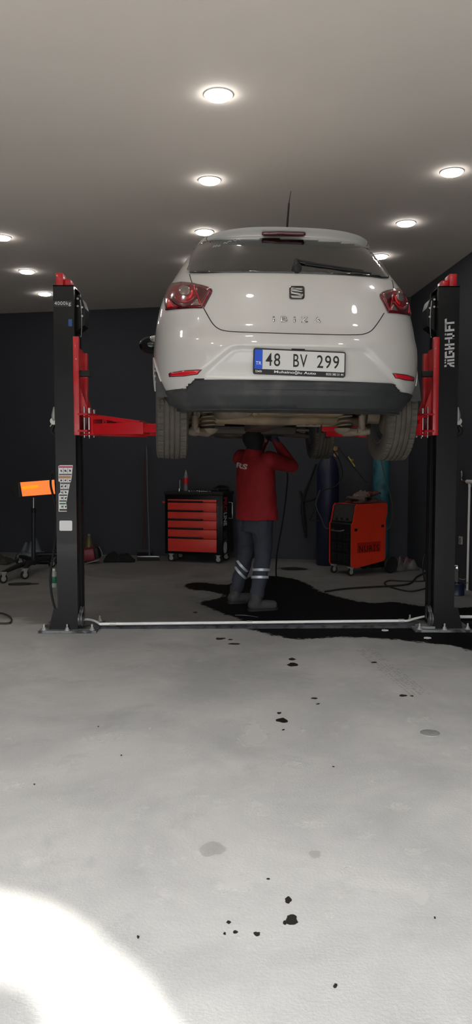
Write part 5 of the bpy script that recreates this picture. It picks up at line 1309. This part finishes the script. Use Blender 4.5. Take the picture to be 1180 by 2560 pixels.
# ---------------------------------------------------------------- worker
def remesh(o, vox, sm=6):
    md = o.modifiers.new('r', 'REMESH'); md.mode = 'VOXEL'; md.voxel_size = vox; md.use_smooth_shade = True
    m2 = o.modifiers.new('s', 'SMOOTH'); m2.iterations = sm; m2.factor = 0.5
HB = Vector((0.19, 7.47, 0))
WK = empty('person', HB, label='worker in a red jacket and dark trousers standing with raised arms under the car', cat='person')
def V(x, y, z): return Vector((x, y, z)) - HB
fw = Vector((0.75, 0.66, 0)).normalized(); sd = Vector((fw.y, -fw.x, 0))      # sd: his right
pel = V(.19, 7.47, .93); 
hipL = V(.12, 7.54, .90); hipR = V(.25, 7.40, .90); kneL = V(.10, 7.66, .50); kneR = V(.26, 7.38, .50); ankL = V(-.005, 7.70, .10); ankR = V(.19, 7.31, .10)
shL = V(.05, 7.56, 1.445); shR = V(.31, 7.28, 1.425); elL = V(.16, 7.83, 1.42); elR = V(.535, 7.48, 1.365); wrL = V(.29, 7.74, 1.62); wrR = V(.385, 7.53, 1.60)
haL = V(.33, 7.70, 1.70); haR = V(.345, 7.57, 1.68)
nk = V(.17, 7.41, 1.50); hd = V(.185, 7.40, 1.625)
def cone(b, a, c, r1, r2, n=18):
    b.tube([a, c], [r1, r2], n); b.ell(a, (r1, r1, r1), u=16, v=10); b.ell(c, (r2, r2, r2), u=16, v=10)
def ering(b, rows_, n=28):
    """stack of ellipses (centre, half width along sd, half depth along fw)"""
    rg = []
    for c, a, d in rows_: rg.append([b.bm.verts.new(c + sd * (a * math.cos(2 * PI * k / n)) + fw * (d * math.sin(2 * PI * k / n))) for k in range(n)])
    for A, B in zip(rg, rg[1:]):
        for k in range(n): b.bm.faces.new([A[k], A[(k + 1) % n], B[(k + 1) % n], B[k]])
    b.bm.faces.new(rg[0][::-1]); b.bm.faces.new(rg[-1])
b = MB()
M_skin = mat('skin', rgb(150, 110, 90), 0.6)
ering(b, [(pel, .14, .10), (V(.19, 7.46, 1.1), .13, .10), (V(.18, 7.43, 1.3), .15, .11), (V(.18, 7.42, 1.42), .15, .09), (nk, .06, .06)])
cone(b, nk - Vector((0, 0, .06)), hd - Vector((0, 0, .02)), .060, .055)
look = (fw * 0.35 + Vector((0, 0, 0.94))).normalized()          # face turned upwards
fdir = (fw * 0.80 + Vector((0, 0, 0.60))).normalized(); updir = (Vector((0, 0, 0.8)) - fw * 0.60).normalized()
Mhd = frame(hd, sd, fdir)   # x right, y face, z = up of head
Mhd = Matrix.Translation(hd) @ Matrix((sd, fdir, sd.cross(fdir))).transposed().to_4x4()
b.ell(hd, (1, 1, 1), Mhd.to_3x3().to_4x4() @ Matrix.Diagonal((.075, .095, .11, 1)))
b.ell(Mhd @ Vector((0, .095, -.015)), (.013, .02, .02)); b.ell(Mhd @ Vector((0, .075, -.075)), (.035, .03, .025))     # nose, chin
b.ell(Mhd @ Vector((0, .088, -.048)), (.022, .008, .006))
for s in (-1, 1):
    b.ell(Mhd @ Vector((s * .078, -.005, -.01)), (.012, .02, .03)); b.ell(Mhd @ Vector((s * .03, .088, .02)), (.014, .008, .008))
def hand(b, wr, ha, side_v, curl):
    d = (ha - wr).normalized(); s_ = (side_v - d * side_v.dot(d)).normalized(); n = d.cross(s_)
    Mh_ = Matrix.Translation(wr.lerp(ha, 0.55)) @ Matrix((s_, d, n)).transposed().to_4x4()
    b.ell(Mh_ @ Vector((0, 0, 0)), (1, 1, 1), Mh_.to_3x3().to_4x4() @ Matrix.Diagonal((.042, .052, .017, 1)))
    for k, L_k in enumerate((.070, .080, .075, .058)):
        x = -.030 + .020 * k; p0 = Mh_ @ Vector((x, .035, 0)); p1 = Mh_ @ Vector((x * 1.1, .045 + L_k * .5, curl * .012)); p2 = Mh_ @ Vector((x * 1.1, .045 + L_k * .8, curl * .034)); p3 = Mh_ @ Vector((x * 1.05, .045 + L_k * .85, curl * .054))
        b.tube([p0, p1, p2, p3], [.0095, .009, .0085, .0075], 10)
        b.ell(p3, (.0075,) * 3, u=8, v=6)
    b.tube([Mh_ @ Vector((-.03, -.02, 0)), Mh_ @ Vector((-.06, .01, curl * .012)), Mh_ @ Vector((-.062, .045, curl * .026))], [.014, .012, .009], 10)
hand(b, wrR, haR, sd, 1); hand(b, wrL, haL, sd, 1)
for a, c, r1, r2 in ((shL, elL, .05, .038), (shR, elR, .05, .038), (elL, wrL, .038, .026), (elR, wrR, .038, .026), (hipL, kneL, .075, .05), (hipR, kneR, .075, .05), (kneL, ankL, .05, .036), (kneR, ankR, .05, .036)): cone(b, a, c, r1, r2)
cone(b, wrR, wrR.lerp(haR, .4), .026, .024); cone(b, wrL, wrL.lerp(haL, .4), .026, .024)
for an in (ankL, ankR): cone(b, an, an + fw * 0.1 - Vector((0, 0, .05)), .036, .03)
body = b.build('body', M_skin, WK); remesh(body, 0.005, 3)
# dark gloves
b = MB(); hand(b, wrR, haR, sd, 1); cone(b, wrR - (haR - wrR) * .15, wrR.lerp(haR, .5), .033, .031); g_ = b.build('glove', mat('glove_dark_blue', rgb(42, 42, 60), 0.7), body); remesh(g_, 0.004, 1)
d_ = g_.modifiers.new('d', 'DISPLACE'); d_.strength = 0.004; d_.mid_level = 0
b = MB(); hand(b, wrL, haL, sd, 1); cone(b, wrL - (haL - wrL) * .15, wrL.lerp(haL, .5), .033, .031); g_ = b.build('glove', mat('glove_dark_blue', rgb(42, 42, 60), 0.7), body); remesh(g_, 0.004, 1)
d_ = g_.modifiers.new('d', 'DISPLACE'); d_.strength = 0.004; d_.mid_level = 0
# hair
b = MB(); Md = Mhd.to_3x3().to_4x4()
b.ell(Mhd @ Vector((0, -.022, .018)), (1, 1, 1), Md @ Matrix.Diagonal((.100, .105, .118, 1)))
b.ell(Mhd @ Vector((0, -.062, -.045)), (1, 1, 1), Md @ Matrix.Diagonal((.084, .060, .085, 1)))
hair = b.build('hair', mat('black_hair', rgb(4, 4, 4), 0.85, bump=0.5, bscale=120), body); remesh(hair, 0.008, 4)
# jacket
M_jack = mat('red_jacket', rgb(134, 9, 17), 0.8, vary=0.10, vscale=6, bump=0.25, bscale=14)
b = MB()
ering(b, [(V(.20, 7.46, .855), .235, .175), (V(.20, 7.46, .90), .235, .172), (V(.195, 7.46, 1.0), .225, .165), (V(.19, 7.45, 1.12), .222, .16), (V(.185, 7.44, 1.25), .225, .158), (V(.18, 7.43, 1.36), .215, .14), (V(.18, 7.42, 1.43), .18, .11), (V(.175, 7.41, 1.485), .11, .085), (V(.17, 7.41, 1.53), .075, .072)])
for s_, e_, w_ in ((shL, elL, wrL), (shR, elR, wrR)):
    cone(b, s_, e_, .083, .064); cone(b, e_, w_, .062, .040)
b.ell(shR - Vector((0, 0, .06)) - sd * .06, (.09, .09, .12)); b.ell(shL - Vector((0, 0, .06)) + sd * .06, (.09, .09, .12))
jack = b.build('jacket', M_jack, body); remesh(jack, 0.009, 7)
tx = bpy.data.textures.new('folds', 'CLOUDS'); tx.noise_scale = 0.13
dm = jack.modifiers.new('f', 'DISPLACE'); dm.texture = tx; dm.strength = 0.022; dm.mid_level = 0.5
# trousers
M_trou = mat('dark_work_trousers', rgb(50, 53, 62), 0.85, vary=0.1, bump=0.3, bscale=20)
b = MB(); ering(b, [(V(.19, 7.46, .74), .165, .12), (V(.19, 7.46, .88), .17, .125), (V(.19, 7.46, .97), .155, .115)])
for h_, k_, a_ in ((hipL, kneL, ankL), (hipR, kneR, ankR)):
    cone(b, h_ - Vector((0, 0, .02)), k_, .108, .082); cone(b, k_, a_.lerp(k_, .15), .080, .068)
tro = b.build('trousers', M_trou, body); remesh(tro, 0.010, 6)
tx2 = bpy.data.textures.new('folds2', 'CLOUDS'); tx2.noise_scale = 0.10
dm = tro.modifiers.new('f', 'DISPLACE'); dm.texture = tx2; dm.strength = 0.026; dm.mid_level = 0.5
M_strip = mat('reflective_strip', rgb(176, 182, 188), 0.35, 0.2)
for k_, a_, tilt in ((kneL, ankL, 0.55), (kneR, ankR, -0.16)):
    for t_ in (0.30, 0.47):
        c = k_.lerp(a_, t_); d = (a_ - k_).normalized(); rr = .082 - .012 * t_ + .006
        ax = Matrix.Translation(c) @ Vector((0, 0, 1)).rotation_difference(-d).to_matrix().to_4x4() @ Matrix.Rotation(tilt, 4, 'Y')
        b = MB(); b.lathe([(rr, -.012), (rr + .002, -.012), (rr + .002, .012), (rr, .012)], 32, ax, closed=True); b.build('reflective_strip', M_strip, tro)
# boots
M_boot = mat('dusty_work_boot', rgb(58, 58, 60), 0.75, vary=0.2, bump=0.3)
for an, dr in ((ankL, Vector((.95, .30, 0))), (ankR, Vector((.96, .28, 0)))):
    dr = dr.normalized(); base_ = Vector((an.x, an.y, -0.0)); 
    b = MB(); 
    cone(b, an + Vector((0, 0, .05)), an - Vector((0, 0, .03)), .058, .056); cone(b, Vector((an.x, an.y, .055)) - dr * .03, Vector((an.x, an.y, .05)) + dr * .10, .052, .046); cone(b, Vector((an.x, an.y, .05)) + dr * .10, Vector((an.x, an.y, .045)) + dr * .165, .050, .046)
    bt = b.build('boot', M_boot, body); remesh(bt, 0.008, 4)
    b = MB(); Mb = frame((an.x, an.y, 0), dr, Vector((-dr.y, dr.x, 0)))
    b.prism([(x, y) for x, y in rrect(-.085, .215, -.05, .05, .045, 6)], 0.001, 0.022, Mb); b.build('sole', M_rub, bt, smooth=30)
# RS print on the back of the jacket
bpy.context.view_layer.update()
dg = bpy.context.evaluated_depsgraph_get()
je = jack.evaluated_get(dg); jm = je.to_mesh()
JB = BVHTree.FromPolygons([v.co.copy() for v in jm.vertices], [tuple(p.vertices) for p in jm.polygons]); je.to_mesh_clear()
t_ = fit_text('RS', 27, 13, off=0.04, depth=0)
bmesh.ops.triangulate(t_, faces=list(t_.faces)); bmesh.ops.subdivide_edges(t_, edges=list(t_.edges), cuts=2, use_grid_fill=True)
t_.verts.index_update(); vs = []; 
for q_ in t_.verts:
    u = 605 + q_.co.x + q_.co.y * 0.25; v = 1165 - q_.co.y + q_.co.x * 0.22
    r_ = JB.ray_cast(CAM - HB, ray(u, v).normalized())
    vs.append((r_[0] + r_[1] * 0.003) if r_[0] is not None else None)
fs = [[q_.index for q_ in f.verts] for f in t_.faces]; fs = [f for f in fs if all(vs[i] is not None for i in f)]
b = MB(); b.add([v if v is not None else Vector((0, 0, 1)) for v in vs], fs)
bmesh.ops.delete(b.bm, geom=[q_ for q_ in b.bm.verts if not q_.link_faces], context='VERTS'); t_.free()
o = b.build('back_print', mat('print_pale', rgb(205, 180, 180), 0.7), jack, smooth=None)
md = o.modifiers.new('t', 'SOLIDIFY'); md.thickness = 0.0015

# ---------------------------------------------------------------- light
w = bpy.data.worlds.new('daylight'); SC.world = w; w.use_nodes = True
nt = w.node_tree; bg = nt.nodes['Background']
bg.inputs[1].default_value = WORLD
wt = nt.nodes.new('ShaderNodeTexCoord'); ws = nt.nodes.new('ShaderNodeSeparateXYZ'); wr = nt.nodes.new('ShaderNodeValToRGB')   # overcast sky above a dark street front
nt.links.new(wt.outputs['Generated'], ws.inputs[0]); nt.links.new(ws.outputs['Z'], wr.inputs[0]); nt.links.new(wr.outputs['Color'], bg.inputs[0])
wr.color_ramp.elements[0].position = 0.10; wr.color_ramp.elements[0].color = (HOR, HOR, HOR, 1)
wr.color_ramp.elements[1].position = 0.36; wr.color_ramp.elements[1].color = (0.97, 0.98, 1.0, 1)
# added unseen sun blocker outside, its slot cut to shape the sunlit floor band
sun_d = Vector((-0.10, 1.0, -0.95)).normalized()      # travelling direction
sd_ = bpy.data.lights.new('sun', 'SUN'); sd_.energy = SUN; sd_.angle = R(1.4); sd_.color = (1.0, 0.97, 0.9)
so = bpy.data.objects.new('sun', sd_); COL.objects.link(so); so.rotation_euler = sun_d.to_track_quat('-Z', 'Y').to_euler(); so.location = (0, -4, 6)
band = [(-260, 2215), (-100, 2212), (0, 2222), (100, 2245), (190, 2290), (280, 2365), (360, 2440), (430, 2560), (470, 2700), (180, 2700), (140, 2560), (110, 2490), (60, 2452), (0, 2437), (-100, 2430), (-260, 2430)]
ZC = 3.0
slot = []
for u, v in band:
    p = F(u, v); t = ZC / -sun_d.z; q_ = p - sun_d * t; slot.append((q_.x, q_.y))
print('slot', min(s[0] for s in slot), max(s[0] for s in slot), min(s[1] for s in slot), max(s[1] for s in slot))
cb = [(-5.0, -0.36), (-5.0, BLOCKER_Y), (3.4, BLOCKER_Y), (3.4, -0.36)]
pts = [Vector(p) for p in cb] + [Vector(p) for p in slot]; ed = [(0, 1), (1, 2), (2, 3), (3, 0)] + [(4 + i, 4 + (i + 1) % len(slot)) for i in range(len(slot))]
v_, e_, f_, _, _, _ = delaunay_2d_cdt(pts, ed, [], 1, 1e-6)
f_ = [f for f in f_ if sdist((sum(v_[i].x for i in f) / 3, sum(v_[i].y for i in f) / 3), slot) < 0]
b = MB(); b.add([(p.x, p.y, ZC) for p in v_], [tuple(f) for f in f_])
o = b.build('sun_blocker', mat('sun_blocker_grey', rgb(150, 150, 150), 0.8), smooth=None); o['kind'] = 'structure'
md = o.modifiers.new('t', 'SOLIDIFY'); md.thickness = 0.03
b = MB(); b.box(-4.9, 3.2, -0.50, -0.36, ZC - 0.02, HC + 0.2); o = b.build('wall_front', M_wall, smooth=None); o['kind'] = 'structure'
SC.view_settings.exposure = EXPO
